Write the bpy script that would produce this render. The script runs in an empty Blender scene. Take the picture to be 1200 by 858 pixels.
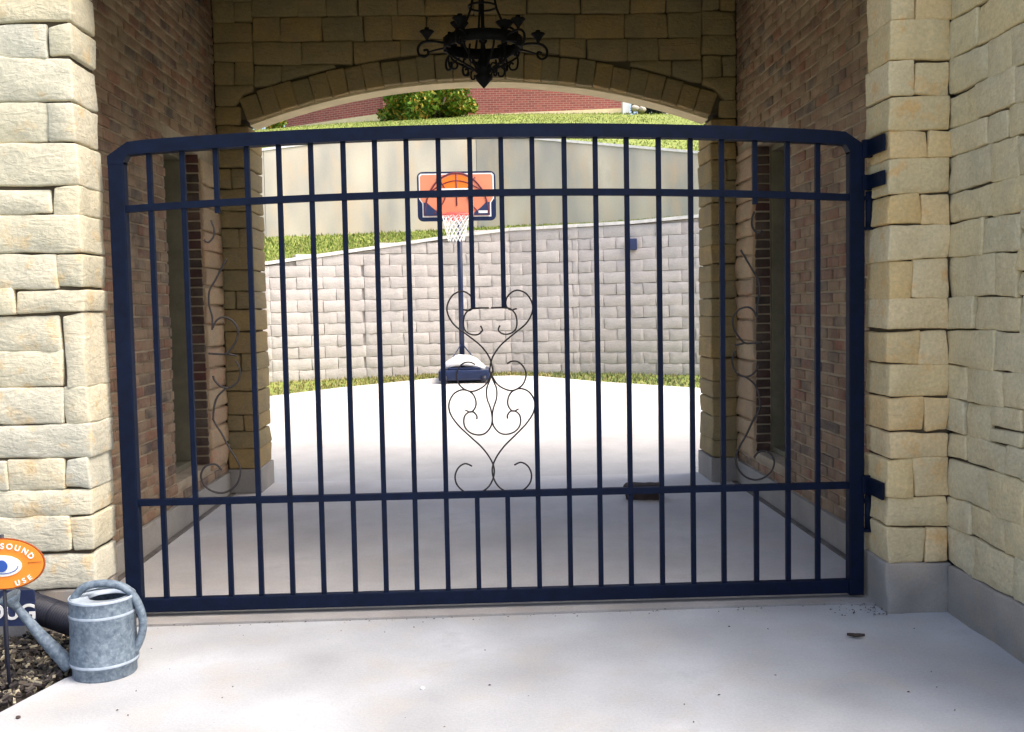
import bpy, bmesh, math, random
from mathutils import Vector, Matrix, noise
SC = bpy.context.scene
COL = SC.collection
random.seed(7)
# ------------------------------------------------------------------ camera
F = 1150.0; W, H = 1200.0, 858.0
EYE = Vector((0, 0, 1.55))
fwd = Vector(((565-600)/F, -(362-429)/F, -1)).normalized()
roll = math.radians(1.2)
dn = Vector((math.sin(roll), -math.cos(roll), 0)); dn = (dn - fwd*dn.dot(fwd)).normalized()
up = -dn; rt = fwd.cross(up)
R = Matrix((rt, fwd, up))                      # camera space -> world
cam = bpy.data.objects.new("camera", bpy.data.cameras.new("camera"))
COL.objects.link(cam)
cam.matrix_world = Matrix.Translation(EYE) @ R.to_4x4()
cam.data.sensor_width = 36; cam.data.lens = 36*F/W
cam.data.clip_start = 0.05; cam.data.clip_end = 2000
SC.camera = cam
# ------------------------------------------------------------------ light
SUN_EL, SUN_AZ = 55.0, 112.0     # azimuth clockwise from +Y
w = bpy.data.worlds.new("World"); SC.world = w; w.use_nodes = True
nt = w.node_tree; bg = nt.nodes["Background"]
sky = nt.nodes.new("ShaderNodeTexSky"); sky.sky_type = 'NISHITA'; sky.sun_disc = False
sky.sun_elevation = math.radians(SUN_EL); sky.sun_rotation = math.radians(SUN_AZ)
sky.air_density = 0.85; sky.dust_density = 5.5; sky.ozone_density = 0.8
nt.links.new(sky.outputs[0], bg.inputs[0]); bg.inputs[1].default_value = 0.15
sl = bpy.data.lights.new("sun", 'SUN'); sl.energy = 1.05; sl.angle = math.radians(50.0); sl.color = (1, .95, .87)
so = bpy.data.objects.new("sun", sl); COL.objects.link(so)
a, e = math.radians(SUN_AZ), math.radians(SUN_EL)
sd = Vector((math.sin(a)*math.cos(e), math.cos(a)*math.cos(e), math.sin(e)))
so.rotation_euler = sd.to_track_quat('Z', 'Y').to_euler()
SC.view_settings.view_transform = 'Standard'; SC.view_settings.look = 'None'
SC.view_settings.gamma = 1; SC.view_settings.use_curve_mapping = False
SC.view_settings.exposure = 1.5
try:
    SC.cycles.max_bounces = 10; SC.cycles.diffuse_bounces = 6
except Exception: pass

def ray(x, y):
    return R @ Vector(((x-600)/F, -(y-429)/F, -1))
def P(x, y, Y):
    "point of the world plane at distance Y that the photo shows at pixel x,y"
    d = ray(x, y); return EYE + d*(Y/d.y)
def PX(x, y, X):
    d = ray(x, y); return EYE + d*(X/d.x)
def PG(x, y, z=0.0):
    d = ray(x, y); return EYE + d*((z-EYE.z)/d.z)
PAD0, PADS = 8.9, 0.0456
def pad_z(Y): return max(0.0, (Y-PAD0)*PADS)
def PP(x, y):
    d = ray(x, y); t = (PADS*(-PAD0) - EYE.z)/(d.z-PADS*d.y); return EYE + d*t

# ------------------------------------------------------------------ materials
def newmat(name):
    m = bpy.data.materials.new(name); m.use_nodes = True
    n = m.node_tree; return m, n, n.nodes["Principled BSDF"]
def nd(n, t, **k):
    o = n.nodes.new(t)
    for a_, v in k.items():
        if a_ in o.inputs: o.inputs[a_].default_value = v
        else: setattr(o, a_, v)
    return o
def ramp(n, stops, fac=None):
    r = n.nodes.new("ShaderNodeValToRGB"); cr = r.color_ramp
    while len(cr.elements) > 2: cr.elements.remove(cr.elements[-1])
    for i, (p, c) in enumerate(stops):
        el = cr.elements[i] if i < 2 else cr.elements.new(p)
        el.position = p; el.color = (c[0], c[1], c[2], 1)
    if fac: n.links.new(fac, r.inputs[0])
    return r
def mixc(n, a_, b_, fac, mode='MIX'):
    m = n.nodes.new("ShaderNodeMix"); m.data_type = 'RGBA'; m.blend_type = mode
    for i, v in ((6, a_), (7, b_)):
        if hasattr(v, 'links') or hasattr(v, 'is_linked'): n.links.new(v, m.inputs[i])
        else: m.inputs[i].default_value = (v[0], v[1], v[2], 1)
    if hasattr(fac, 'is_linked'): n.links.new(fac, m.inputs[0])
    else: m.inputs[0].default_value = fac
    return m.outputs[2]
def coords(n, obj=False):
    if obj: return n.nodes.new("ShaderNodeTexCoord").outputs["Object"]
    return n.nodes.new("ShaderNodeNewGeometry").outputs["Position"]
def noi(n, co, scale, detail=6, rough=.6, off=None):
    o = nd(n, "ShaderNodeTexNoise", Scale=scale, Detail=detail, Roughness=rough)
    n.links.new(co, o.inputs["Vector"]); return o.outputs["Fac"]
def piece_random(n):
    oi = n.nodes.new("ShaderNodeObjectInfo").outputs["Random"]
    ri = n.nodes.new("ShaderNodeNewGeometry").outputs["Random Per Island"]
    a_ = nd(n, "ShaderNodeMath", operation='ADD'); n.links.new(oi, a_.inputs[0]); n.links.new(ri, a_.inputs[1])
    f = nd(n, "ShaderNodeMath", operation='FRACT'); n.links.new(a_.outputs[0], f.inputs[0]); return f.outputs[0]
def bump(n, bs, h, strength, dist):
    b = nd(n, "ShaderNodeBump", Strength=strength, Distance=dist); n.links.new(h, b.inputs["Height"])
    n.links.new(b.outputs[0], bs.inputs["Normal"])
def pieces(name, stops, stain, stain_amt, rough=.9, bs_scale=22, bd=.01, patch=None):
    "stone or brick: one tone per piece, mottled"
    m, n, bs = newmat(name); co = coords(n)
    r = ramp(n, stops, piece_random(n)); r.color_ramp.interpolation = 'LINEAR'
    n1 = noi(n, co, 5.0); f = ramp(n, [(.42, (0, 0, 0)), (.68, (1, 1, 1))], n1)
    fm = nd(n, "ShaderNodeMath", operation='MULTIPLY'); n.links.new(f.outputs[0], fm.inputs[0]); fm.inputs[1].default_value = stain_amt
    c = mixc(n, r.outputs[0], stain, fm.outputs[0])
    if patch:
        n3 = noi(n, co, 9.0, 3); f3 = ramp(n, [(.56, (0, 0, 0)), (.70, (1, 1, 1))], n3)
        f3m = nd(n, "ShaderNodeMath", operation='MULTIPLY'); n.links.new(f3.outputs[0], f3m.inputs[0]); f3m.inputs[1].default_value = .6
        c = mixc(n, c, patch, f3m.outputs[0])
    n2 = noi(n, co, 60, 8, .7); g = ramp(n, [(.3, (.80, .80, .80)), (.7, (1.10, 1.10, 1.10))], n2)
    c = mixc(n, c, g.outputs[0], 1.0, 'MULTIPLY'); n.links.new(c, bs.inputs["Base Color"])
    bs.inputs["Roughness"].default_value = rough; bs.inputs["Specular IOR Level"].default_value = .25
    hsum = nd(n, "ShaderNodeMath", operation='ADD')
    n.links.new(noi(n, co, bs_scale, 5, .55), hsum.inputs[0])
    mpb = nd(n, "ShaderNodeMapping"); mpb.inputs["Scale"].default_value = (9, 9, 26); n.links.new(co, mpb.inputs[0])
    ns = nd(n, "ShaderNodeTexNoise", Scale=1.0, Detail=5.0, Roughness=.6, Distortion=1.2); n.links.new(mpb.outputs[0], ns.inputs["Vector"])
    hm = nd(n, "ShaderNodeMath", operation='MULTIPLY'); n.links.new(ns.outputs["Fac"], hm.inputs[0]); hm.inputs[1].default_value = 1.1; n.links.new(hm.outputs[0], hsum.inputs[1])
    bump(n, bs, hsum.outputs[0], .8, bd); return m
def plain(name, col, rough=.6, metal=0.0, var=.15, scale=8, bd=0.0, spec=.4):
    m, n, bs = newmat(name); co = coords(n)
    n1 = noi(n, co, scale); lo = [c*(1-var) for c in col]; hi = [c*(1+var) for c in col]
    r = ramp(n, [(.3, lo), (.7, hi)], n1); n.links.new(r.outputs[0], bs.inputs["Base Color"])
    bs.inputs["Roughness"].default_value = rough; bs.inputs["Metallic"].default_value = metal
    bs.inputs["Specular IOR Level"].default_value = spec
    if bd: bump(n, bs, noi(n, co, scale*6, 8, .7), .7, bd)
    return m
def concrete(name, base, dark, stain_scale=.9, warm=None, amt=.8, stretch=(1, 1, 1)):
    m, n, bs = newmat(name); co = coords(n)
    mp = nd(n, "ShaderNodeMapping"); mp.inputs["Scale"].default_value = stretch; n.links.new(co, mp.inputs[0]); cs = mp.outputs[0]
    n1 = noi(n, cs, stain_scale, 8, .62); f = ramp(n, [(.36, (0, 0, 0)), (.68, (1, 1, 1))], n1)
    fm = nd(n, "ShaderNodeMath", operation='MULTIPLY'); n.links.new(f.outputs[0], fm.inputs[0]); fm.inputs[1].default_value = amt
    c = mixc(n, base, dark, fm.outputs[0])
    n4 = noi(n, cs, stain_scale*4, 10, .7); g4 = ramp(n, [(.3, (.84, .84, .84)), (.7, (1.1, 1.1, 1.1))], n4)
    c = mixc(n, c, g4.outputs[0], 1.0, 'MULTIPLY')
    if warm:
        n3 = noi(n, cs, stain_scale*1.7, 4); f3 = ramp(n, [(.5, (0, 0, 0)), (.8, (.7, .7, .7))], n3); c = mixc(n, c, warm, f3.outputs[0])
    n2 = noi(n, co, 90, 6, .75); g = ramp(n, [(.3, (.86, .86, .86)), (.7, (1.08, 1.08, 1.08))], n2)
    c = mixc(n, c, g.outputs[0], 1.0, 'MULTIPLY'); n.links.new(c, bs.inputs["Base Color"])
    bs.inputs["Roughness"].default_value = .85; bs.inputs["Specular IOR Level"].default_value = .3
    bump(n, bs, n2, .35, .004); return m

M = {}
M['stone_near'] = pieces('limestone', [(0, (.78, .58, .28)), (.2, (.68, .55, .32)), (.4, (.79, .63, .36)), (.6, (.70, .49, .22)), (.8, (.74, .61, .38)), (1, (.76, .53, .25))], (.56, .47, .29), .55, patch=(.74, .43, .16), bd=.008)
M['stone_pale'] = pieces('pale_limestone', [(0, (.66, .60, .43)), (.2, (.58, .56, .46)), (.4, (.69, .60, .41)), (.6, (.61, .59, .48)), (.8, (.70, .62, .43)), (1, (.56, .52, .39))], (.45, .44, .35), .6, patch=(.68, .48, .23), bd=.008)
M['stone_warm'] = pieces('warm_limestone', [(0, (.52, .34, .19)), (.4, (.58, .42, .25)), (.7, (.48, .33, .20)), (1, (.55, .36, .22))], (.40, .31, .20), .6, patch=(.55, .26, .15), bd=.009)
M['stone_side'] = pieces('greenish_limestone', [(0, (.68, .56, .33)), (.3, (.62, .55, .37)), (.6, (.71, .58, .33)), (1, (.64, .56, .38))], (.50, .46, .32), .55, patch=(.55, .44, .26), bd=.009)
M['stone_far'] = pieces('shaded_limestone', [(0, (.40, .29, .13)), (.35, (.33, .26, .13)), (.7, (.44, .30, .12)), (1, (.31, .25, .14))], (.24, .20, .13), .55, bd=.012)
M['mortar_dark'] = plain('dry_joint', (.08, .062, .042), .95, var=.3)
M['mortar_shade'] = plain('shaded_joint', (.10, .078, .045), .95, var=.3)
M['mortar_tan'] = plain('smeared_mortar', (.42, .33, .22), .95, var=.3, scale=4, bd=.004)
M['brick'] = pieces('tumbled_brick', [(0, (.30, .14, .085)), (.2, (.36, .24, .15)), (.4, (.22, .13, .085)), (.6, (.38, .25, .15)), (.8, (.14, .11, .09)), (1, (.33, .16, .10))], (.44, .33, .21), .8, bd=.006)
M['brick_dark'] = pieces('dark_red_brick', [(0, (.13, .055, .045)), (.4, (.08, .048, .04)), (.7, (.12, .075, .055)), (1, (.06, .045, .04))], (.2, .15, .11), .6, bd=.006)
M['drive'] = concrete('driveway_concrete', (.46, .475, .495), (.30, .305, .31), 1.9, (.41, .38, .34))
M['floor'] = concrete('passage_concrete', (.70, .675, .64), (.50, .48, .46), 1.2, (.62, .56, .50))
M['pad'] = concrete('court_concrete', (.60, .58, .54), (.50, .48, .45), .5, amt=.5)
M['plinth'] = concrete('plinth_concrete', (.38, .345, .30), (.22, .21, .20), 3.5, (.40, .31, .22))
M['plinth_in'] = concrete('passage_plinth', (.46, .42, .36), (.33, .30, .26), 2.2)
M['threshold'] = concrete('threshold_concrete', (.36, .345, .33), (.22, .21, .20), 3.0, (.30, .26, .22))
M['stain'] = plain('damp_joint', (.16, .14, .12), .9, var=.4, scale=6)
M['poured'] = concrete('poured_wall_concrete', (.64, .585, .46), (.30, .30, .28), 1.5, (.62, .46, .28), amt=.95, stretch=(1, 1, .35))
M['block'] = pieces('grey_split_face_block', [(0, (.50, .465, .435)), (.3, (.57, .535, .50)), (.6, (.53, .48, .45)), (1, (.59, .55, .515))], (.48, .45, .43), .8, bs_scale=14, bd=.008)
M['cap'] = plain('white_cap', (.72, .70, .66), .8)
M['cream'] = plain('cream_render', (.74, .62, .38), .9, var=.1, scale=5, bd=.002)
M['gate'] = plain('navy_gate_paint', (.0018, .006, .022), .6, .0, .3, 20, spec=.15)
M['iron'] = plain('black_wrought_iron', (.005, .005, .006), .7, .0, .3, 30, spec=.2)
M['scroll'] = plain('rusted_scroll_wire', (.022, .018, .018), .7, .2, .4, 30)
M['olive'] = plain('olive_window_frame', (.20, .175, .11), .7, var=.2)
M['glass'] = plain('dark_glass', (.01, .012, .014), .08, var=0, spec=.8)
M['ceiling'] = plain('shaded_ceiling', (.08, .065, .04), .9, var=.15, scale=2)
M['soil'] = plain('dark_soil', (.05, .04, .032), .95, var=.4, scale=10, bd=.02)
M['can'] = concrete('weathered_zinc', (.18, .23, .28), (.045, .07, .11), 38, (.30, .36, .39))
M['can'].node_tree.nodes["Principled BSDF"].inputs["Roughness"].default_value = .5
M['can_dark'] = plain('dark_inside', (.02, .03, .06), .8)
M['can_rim'] = plain('worn_pale_rim', (.34, .40, .47), .5, var=.2, scale=25)
M['orange'] = plain('orange_enamel', (.85, .26, .03), .5, var=.06, scale=6)
M['orange_dark'] = plain('dark_orange_edge', (.30, .07, .015), .5)
M['white'] = plain('white_paint', (.8, .8, .78), .6, var=.03)
M['iris'] = plain('blue_ink', (.03, .09, .35), .5, var=.1)
M['navy'] = plain('navy_panel', (.018, .03, .09), .5, var=.2)
M['black_plastic'] = plain('black_ribbed_plastic', (.012, .014, .026), .55, var=.3, scale=18)
M['hoop_paint'] = plain('navy_hoop_paint', (.008, .018, .06), .4, var=.2)
M['board_orange'] = plain('faded_orange_board', (.72, .24, .13), .4, var=.1, scale=2)
M['ball_orange'] = plain('bright_orange_ball', (.95, .20, .02), .4, var=.08, scale=2)
M['seam'] = plain('dark_red_seam', (.14, .02, .03), .5)
M['rim'] = plain('pink_red_rim', (.75, .12, .10), .4)
M['net'] = plain('white_net', (.8, .8, .78), .9, var=.03)
M['wood'] = plain('dark_rotten_wood', (.05, .032, .025), .9, var=.5, scale=14, bd=.01)
M['leaf_dead'] = plain('dead_leaf', (.05, .035, .03), .9)
M['bark'] = plain('bark', (.12, .09, .06), .95, var=.3)
def leafmat(name, stops):
    m, n, bs = newmat(name)
    r = ramp(n, stops, piece_random(n)); n.links.new(r.outputs[0], bs.inputs["Base Color"])
    bs.inputs["Roughness"].default_value = .7; bs.inputs["Specular IOR Level"].default_value = .2; return m
M['grass'] = leafmat('grass_blades', [(0, (.12, .18, .03)), (.5, (.20, .26, .05)), (.85, (.27, .29, .08)), (1, (.38, .33, .15))])
M['verge_green'] = leafmat('dull_grass', [(0, (.10, .15, .05)), (.4, (.17, .21, .08)), (.8, (.26, .25, .11)), (1, (.36, .31, .15))])
M['weeds'] = leafmat('dry_weeds', [(0, (.10, .15, .03)), (.4, (.28, .24, .09)), (.8, (.40, .33, .15)), (1, (.16, .19, .05))])
M['bush'] = leafmat('bush_leaves', [(0, (.04, .09, .012)), (.35, (.10, .20, .02)), (.65, (.18, .26, .03)), (.85, (.32, .26, .04)), (1, (.42, .24, .04))])
M['bush_dark'] = leafmat('dark_shrub_leaves', [(0, (.018, .025, .02)), (.6, (.05, .06, .05)), (1, (.09, .10, .06))])
M['mulch'] = leafmat('bark_mulch', [(0, (.018, .016, .018)), (.4, (.05, .042, .038)), (.72, (.11, .095, .075)), (.88, (.22, .20, .14)), (1, (.48, .42, .30))])
M['turf'] = plain('turf_soil', (.20, .24, .05), .95, var=.35, scale=3, bd=.02)
M['far_ground'] = plain('far_grass', (.12, .15, .05), .95, var=.3, scale=.3)
# far house: bricks smaller than a pixel or two stay a material
m, n, bs = newmat('red_house_brick'); co = nd(n, "ShaderNodeTexCoord").outputs["Object"]
mp = nd(n, "ShaderNodeMapping"); mp.inputs["Rotation"].default_value = (math.radians(90), 0, 0); n.links.new(co, mp.inputs[0])
bt = nd(n, "ShaderNodeTexBrick", Scale=1.0); bt.inputs["Brick Width"].default_value = .22; bt.inputs["Row Height"].default_value = .075
bt.inputs["Mortar Size"].default_value = .008; bt.inputs["Color1"].default_value = (.34, .085, .065, 1); bt.inputs["Color2"].default_value = (.24, .06, .05, 1)
bt.inputs["Mortar"].default_value = (.36, .24, .19, 1); n.links.new(mp.outputs[0], bt.inputs["Vector"])
n.links.new(bt.outputs[0], bs.inputs["Base Color"]); bs.inputs["Roughness"].default_value = .9; M['house_brick'] = m

# ------------------------------------------------------------------ helpers
def ob(name, me, mat=None, parent=None, loc=None, rot=None):
    if isinstance(me, bmesh.types.BMesh):
        b = me; me = bpy.data.meshes.new(name); b.normal_update(); b.to_mesh(me); b.free()
    if mat and not me.materials: me.materials.append(M[mat] if isinstance(mat, str) else mat)
    o = bpy.data.objects.new(name, me); COL.objects.link(o)
    if parent: o.parent = parent
    if loc is not None: o.location = loc
    if rot is not None: o.rotation_euler = rot
    return o
def thing(name, label, cat, loc=(0, 0, 0), group=None):
    o = bpy.data.objects.new(name, None); COL.objects.link(o); o.location = loc; o.empty_display_size = .2
    return tag(o, label, cat, group)
def tag(o, label, cat, group=None, kind=None):
    o['label'] = label; o['category'] = cat
    if group: o['group'] = group
    if kind: o['kind'] = kind
    return o
def box(bm, x0, x1, y0, y1, z0, z1, bev=0.0):
    vs = [bm.verts.new(p) for p in ((x0, y0, z0), (x1, y0, z0), (x1, y1, z0), (x0, y1, z0), (x0, y0, z1), (x1, y0, z1), (x1, y1, z1), (x0, y1, z1))]
    fs = [bm.faces.new([vs[i] for i in q]) for q in ((0, 3, 2, 1), (4, 5, 6, 7), (0, 1, 5, 4), (1, 2, 6, 5), (2, 3, 7, 6), (3, 0, 4, 7))]
    if bev:
        es = list({e_ for f_ in fs for e_ in f_.edges}); bmesh.ops.bevel(bm, geom=es, offset=bev, segments=2, affect='EDGES', profile=.6)
    return vs
def bbox(x0, x1, y0, y1, z0, z1, bev=0.0):
    bm = bmesh.new(); box(bm, x0, x1, y0, y1, z0, z1, bev); return bm
def smooth(pts, k=6, closed=False):
    pts = [Vector(p) for p in pts]; out = []; N = len(pts)
    if N < 3: return pts
    for i in range(N-1):
        p0 = pts[max(i-1, 0)]; p1 = pts[i]; p2 = pts[i+1]; p3 = pts[min(i+2, N-1)]
        for j in range(k):
            t = j/k; out.append(.5*((2*p1)+(p2-p0)*t+(2*p0-5*p1+4*p2-p3)*t*t+(3*p1-p0-3*p2+p3)*t**3))
    out.append(pts[-1]); return out
def tube(bm, pts, r, n=8, flat=None, taper=None):
    pts = [Vector(p) for p in pts]; rings = []; prev = None
    for i, p in enumerate(pts):
        t = (pts[min(i+1, len(pts)-1)]-pts[max(i-1, 0)]).normalized()
        if prev is None:
            u = t.orthogonal().normalized()
            if flat is not None: u = (Vector(flat)-t*Vector(flat).dot(t)).normalized()
        else: u = (prev-t*prev.dot(t)).normalized()
        prev = u; v = t.cross(u); rr = r(i/(len(pts)-1)) if callable(r) else r
        ry = rr*(taper if taper else 1)
        rings.append([bm.verts.new(p+u*(rr*math.cos(2*math.pi*k/n))+v*(ry*math.sin(2*math.pi*k/n))) for k in range(n)])
    for a_, b_ in zip(rings, rings[1:]):
        for k in range(n): f_ = bm.faces.new((a_[k], a_[(k+1) % n], b_[(k+1) % n], b_[k])); f_.smooth = n > 4
    bm.faces.new(rings[0][::-1]); bm.faces.new(rings[-1])
def bar(bm, p, q, w, d):
    "square bar from p to q, w across, d deep (y)"
    p, q = Vector(p), Vector(q); t = (q-p).normalized(); yv = Vector((0, 1, 0)); s = t.cross(yv).normalized()
    vs = []
    for c in (p, q):
        for a_, b_ in ((-1, -1), (1, -1), (1, 1), (-1, 1)): vs.append(bm.verts.new(c+s*(w/2*a_)+yv*(d/2*b_)))
    for q_ in ((0, 1, 2, 3), (7, 6, 5, 4), (0, 4, 5, 1), (1, 5, 6, 2), (2, 6, 7, 3), (3, 7, 4, 0)): bm.faces.new([vs[i] for i in q_])
    bmesh.ops.recalc_face_normals(bm, faces=bm.faces)
def lathe(bm, prof, n=32, c=(0, 0, 0), sx=1, sy=1):
    c = Vector(c); rings = [[bm.verts.new(c+Vector((r*math.cos(2*math.pi*k/n)*sx, r*math.sin(2*math.pi*k/n)*sy, z))) for k in range(n)] for r, z in prof]
    for a_, b_ in zip(rings, rings[1:]):
        for k in range(n): f_ = bm.faces.new((a_[k], a_[(k+1) % n], b_[(k+1) % n], b_[k])); f_.smooth = True
def disc_fan(bm, ring, ctr):
    c = bm.verts.new(ctr)
    for k in range(len(ring)): bm.faces.new((ring[k], ring[(k+1) % len(ring)], c))
def prism(bm, poly, y0, y1):
    a_ = [bm.verts.new((p[0], y0, p[1])) for p in poly]; b_ = [bm.verts.new((p[0], y1, p[1])) for p in poly]
    bm.faces.new(a_); bm.faces.new(b_[::-1]); N = len(poly)
    for i in range(N): bm.faces.new((a_[(i+1) % N], a_[i], b_[i], b_[(i+1) % N]))
    bmesh.ops.recalc_face_normals(bm, faces=bm.faces)

def stone(w_, d_, h_, seed, step=.07, r=.014, amp=.008, jit=.006, zb=None, zt=None):
    "irregular rock-faced block; front is y=0, x 0..w, z 0..h"
    rnd = random.Random(seed)
    r = min(r, w_*.3, h_*.3, d_*.3)
    def ax(L):
        k = max(1, min(9, round((L-2*r)/step))); return [0, r*.35]+[r+(L-2*r)*i/k for i in range(k+1)]+[L-r*.35, L]
    xs, ys, zs = ax(w_), [0, r*.35, r, d_-r, d_] if d_ < .12 else ax(d_), ax(h_)
    cj = {(i, j): (rnd.uniform(-jit, jit), rnd.uniform(-jit, jit)) for i in (0, 1) for j in (0, 1)}
    off = Vector((rnd.uniform(0, 90), rnd.uniform(0, 90), rnd.uniform(0, 90)))
    bm = bmesh.new(); V = {}
    nx, ny, nz = len(xs), len(ys), len(zs)
    def vert(i, j, k):
        if (i, j, k) in V: return V[(i, j, k)]
        p = Vector((xs[i], ys[j], zs[k])); q = Vector((min(max(p.x, r), w_-r), min(max(p.y, r), d_-r), min(max(p.z, r), h_-r)))
        dd = p-q
        if dd.length > 1e-9:
            m_ = max(abs(dd.x), abs(dd.y), abs(dd.z)); p = q+dd.normalized()*m_
        u, v = p.x/w_, p.z/h_
        dx = sum(cj[(a_, b_)][0]*((u if a_ else 1-u)*(v if b_ else 1-v)) for a_ in (0, 1) for b_ in (0, 1))
        dz = sum(cj[(a_, b_)][1]*((u if a_ else 1-u)*(v if b_ else 1-v)) for a_ in (0, 1) for b_ in (0, 1))
        q_ = p+off
        nv = noise.noise_vector(q_*7.0)*amp + noise.noise_vector(q_*13.0)*(amp*.6) + noise.noise_vector(q_*19.0)*(amp*.45)
        edge = min(u, 1-u)*w_, min(v, 1-v)*h_
        bulge = -.005*min(1, edge[0]/.05)*min(1, edge[1]/.05)*(1-min(1, p.y/.03))
        p = Vector((p.x+dx+nv.x*.6, p.y+nv.y*1.3+bulge, p.z+dz+nv.z*.6))
        if zb or zt:
            lo = zb(p.x) if zb else 0; hi = zt(p.x) if zt else h_
            p.z = lo+(hi-lo)*(p.z/h_)
        V[(i, j, k)] = bm.verts.new(p); return V[(i, j, k)]
    def quad(a_, b_, c_, d__):
        f_ = bm.faces.new((a_, b_, c_, d__)); f_.smooth = True
    for i in range(nx-1):
        for k in range(nz-1):
            quad(vert(i, 0, k), vert(i+1, 0, k), vert(i+1, 0, k+1), vert(i, 0, k+1))
    for i in range(nx-1):
        for j in range(ny-1):
            quad(vert(i, j, 0), vert(i, j+1, 0), vert(i+1, j+1, 0), vert(i+1, j, 0))
            quad(vert(i, j, nz-1), vert(i+1, j, nz-1), vert(i+1, j+1, nz-1), vert(i, j+1, nz-1))
    for j in range(ny-1):
        for k in range(nz-1):
            quad(vert(0, j, k), vert(0, j, k+1), vert(0, j+1, k+1), vert(0, j+1, k))
            quad(vert(nx-1, j, k), vert(nx-1, j+1, k), vert(nx-1, j+1, k+1), vert(nx-1, j, k+1))
    return bm
SEED = [100]
def put_stone(par, mat, X0, X1, Z0, Z1, Y, depth=.07, rot=0, gap=.003, **k):
    SEED[0] += 1
    bm = stone(X1-X0-gap, depth, Z1-Z0-gap, SEED[0], **k)
    return ob('stone', bm, mat, par, (X0+gap/2, Y, Z0+gap/2), (0, 0, rot))

# ================================================================== SETTING: grounds
YF = 4.75; YB = 5.05; YG = 5.0           # near stone face, its back, gate plane
XL, XR = -1.90, 1.985                    # near opening
XW = 2.2                                 # passage side walls
YA, YAB = 8.4, 8.9                       # far arch wall
def sheet(name, poly, z, mat, zf=None, sub=0):
    bm = bmesh.new(); vs = [bm.verts.new((p[0], p[1], zf(p[0], p[1]) if zf else z)) for p in poly]
    f_ = bm.faces.new(vs)
    if f_.normal.z < 0: f_.normal_flip()
    bmesh.ops.recalc_face_normals(bm, faces=bm.faces)
    o = ob(name, bm, mat); o['kind'] = 'structure'
    return o
# driveway slab with a real edge by the planting bed
e0 = PG(0, 835); e1 = PG(76, 795); dirv = (e1-e0).normalized()
eA = e0-dirv*5.0; tt = (YF-e1.y)/dirv.y; eB = e1+dirv*.35
bm = bmesh.new()
poly = [(eA.x, eA.y), (e0.x, e0.y), (e1.x, e1.y), (-1.72, e1.y+.12), (-1.76, YF-.02), (XL-.02, YF+.02), (XL-.02, 4.86), (0, 4.875), (1.5, 4.905), (1.85, 4.90), (XR+.02, 4.85), (XR+.02, YF), (2.4, YF), (2.4, eA.y)]
def slab(name, poly, zt, zb, mat, bev=.006):
    bm = bmesh.new(); t_ = [bm.verts.new((p[0], p[1], zt)) for p in poly]; b_ = [bm.verts.new((p[0], p[1], zb)) for p in poly]
    bm.faces.new(t_); N = len(poly)
    for i in range(N): bm.faces.new((t_[i], b_[i], b_[(i+1) % N], t_[(i+1) % N]))
    bmesh.ops.recalc_face_normals(bm, faces=bm.faces)
    o = ob(name, bm, mat); o['kind'] = 'structure'; return o
slab('driveway', poly, 0, -.12, 'drive')
slab('threshold', [(XL-.02, 4.868), (0, 4.883), (1.5, 4.913), (1.85, 4.908), (XR+.02, 4.858), (XR+.02, 5.036), (XL-.02, 5.036)], .010, -.12, 'threshold')
slab('passage_floor', [(-XW-.05, 5.04), (XW+.05, 5.04), (XW+.05, YAB), (-XW-.05, YAB)], .012, -.12, 'floor')
# base ground far around, below everything
bm = bmesh.new(); box(bm, -400, 400, -400, 600, -1.2, -.14); o = ob('ground', bm, 'far_ground'); o['kind'] = 'structure'
# back court: rising slab
padpx = [(250, 478), (318, 464), (400, 454), (510, 443), (600, 440), (635, 441), (700, 447), (825, 455), (900, 460)]
pad_edge = [PP(*p) for p in padpx]
footpx = [(200, 454), (320, 448), (430, 442), (520, 438), (600, 436.5), (680, 437), (740, 438), (825, 440), (960, 444)]
foot = [PP(*p) for p in footpx]
bm = bmesh.new()
near = [Vector((v.x*1.0, YAB+.006, .004)) for v in pad_edge]
near[0].x = -5; near[-1].x = 5.5
e_ = [v.copy() for v in pad_edge]; e_[0].x = -6; e_[-1].x = 6.2
r0 = [bm.verts.new(v) for v in near]; r1 = [bm.verts.new(v) for v in e_]
for i in range(len(r0)-1): bm.faces.new((r0[i], r0[i+1], r1[i+1], r1[i]))
bmesh.ops.recalc_face_normals(bm, faces=bm.faces)
o = ob('basketball_court', bm, 'pad'); o['kind'] = 'structure'

def blades(name, mat, pts, hmin, hmax, wd, label, cat, lean=.5, parent=None, seed=1):
    rnd = random.Random(seed); vs = []; fs = []
    for p in pts:
        h = rnd.uniform(hmin, hmax); a_ = rnd.uniform(0, 6.283); l = rnd.uniform(0, lean)*h; w_ = wd*rnd.uniform(.6, 1.3)
        d = Vector((math.cos(a_), math.sin(a_), 0)); s = Vector((-d.y, d.x, 0)); i = len(vs)
        vs += [p-s*w_, p+s*w_, p+d*l*.4+Vector((0, 0, h*.6))+s*w_*.6, p+d*l+Vector((0, 0, h))]
        fs += [(i, i+1, i+2), (i, i+2, i+3)]
    me = bpy.data.meshes.new(name); me.from_pydata([tuple(v) for v in vs], [], fs)
    o = ob(name, me, mat, parent)
    tag(o, label, cat, kind='stuff'); return o

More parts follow.
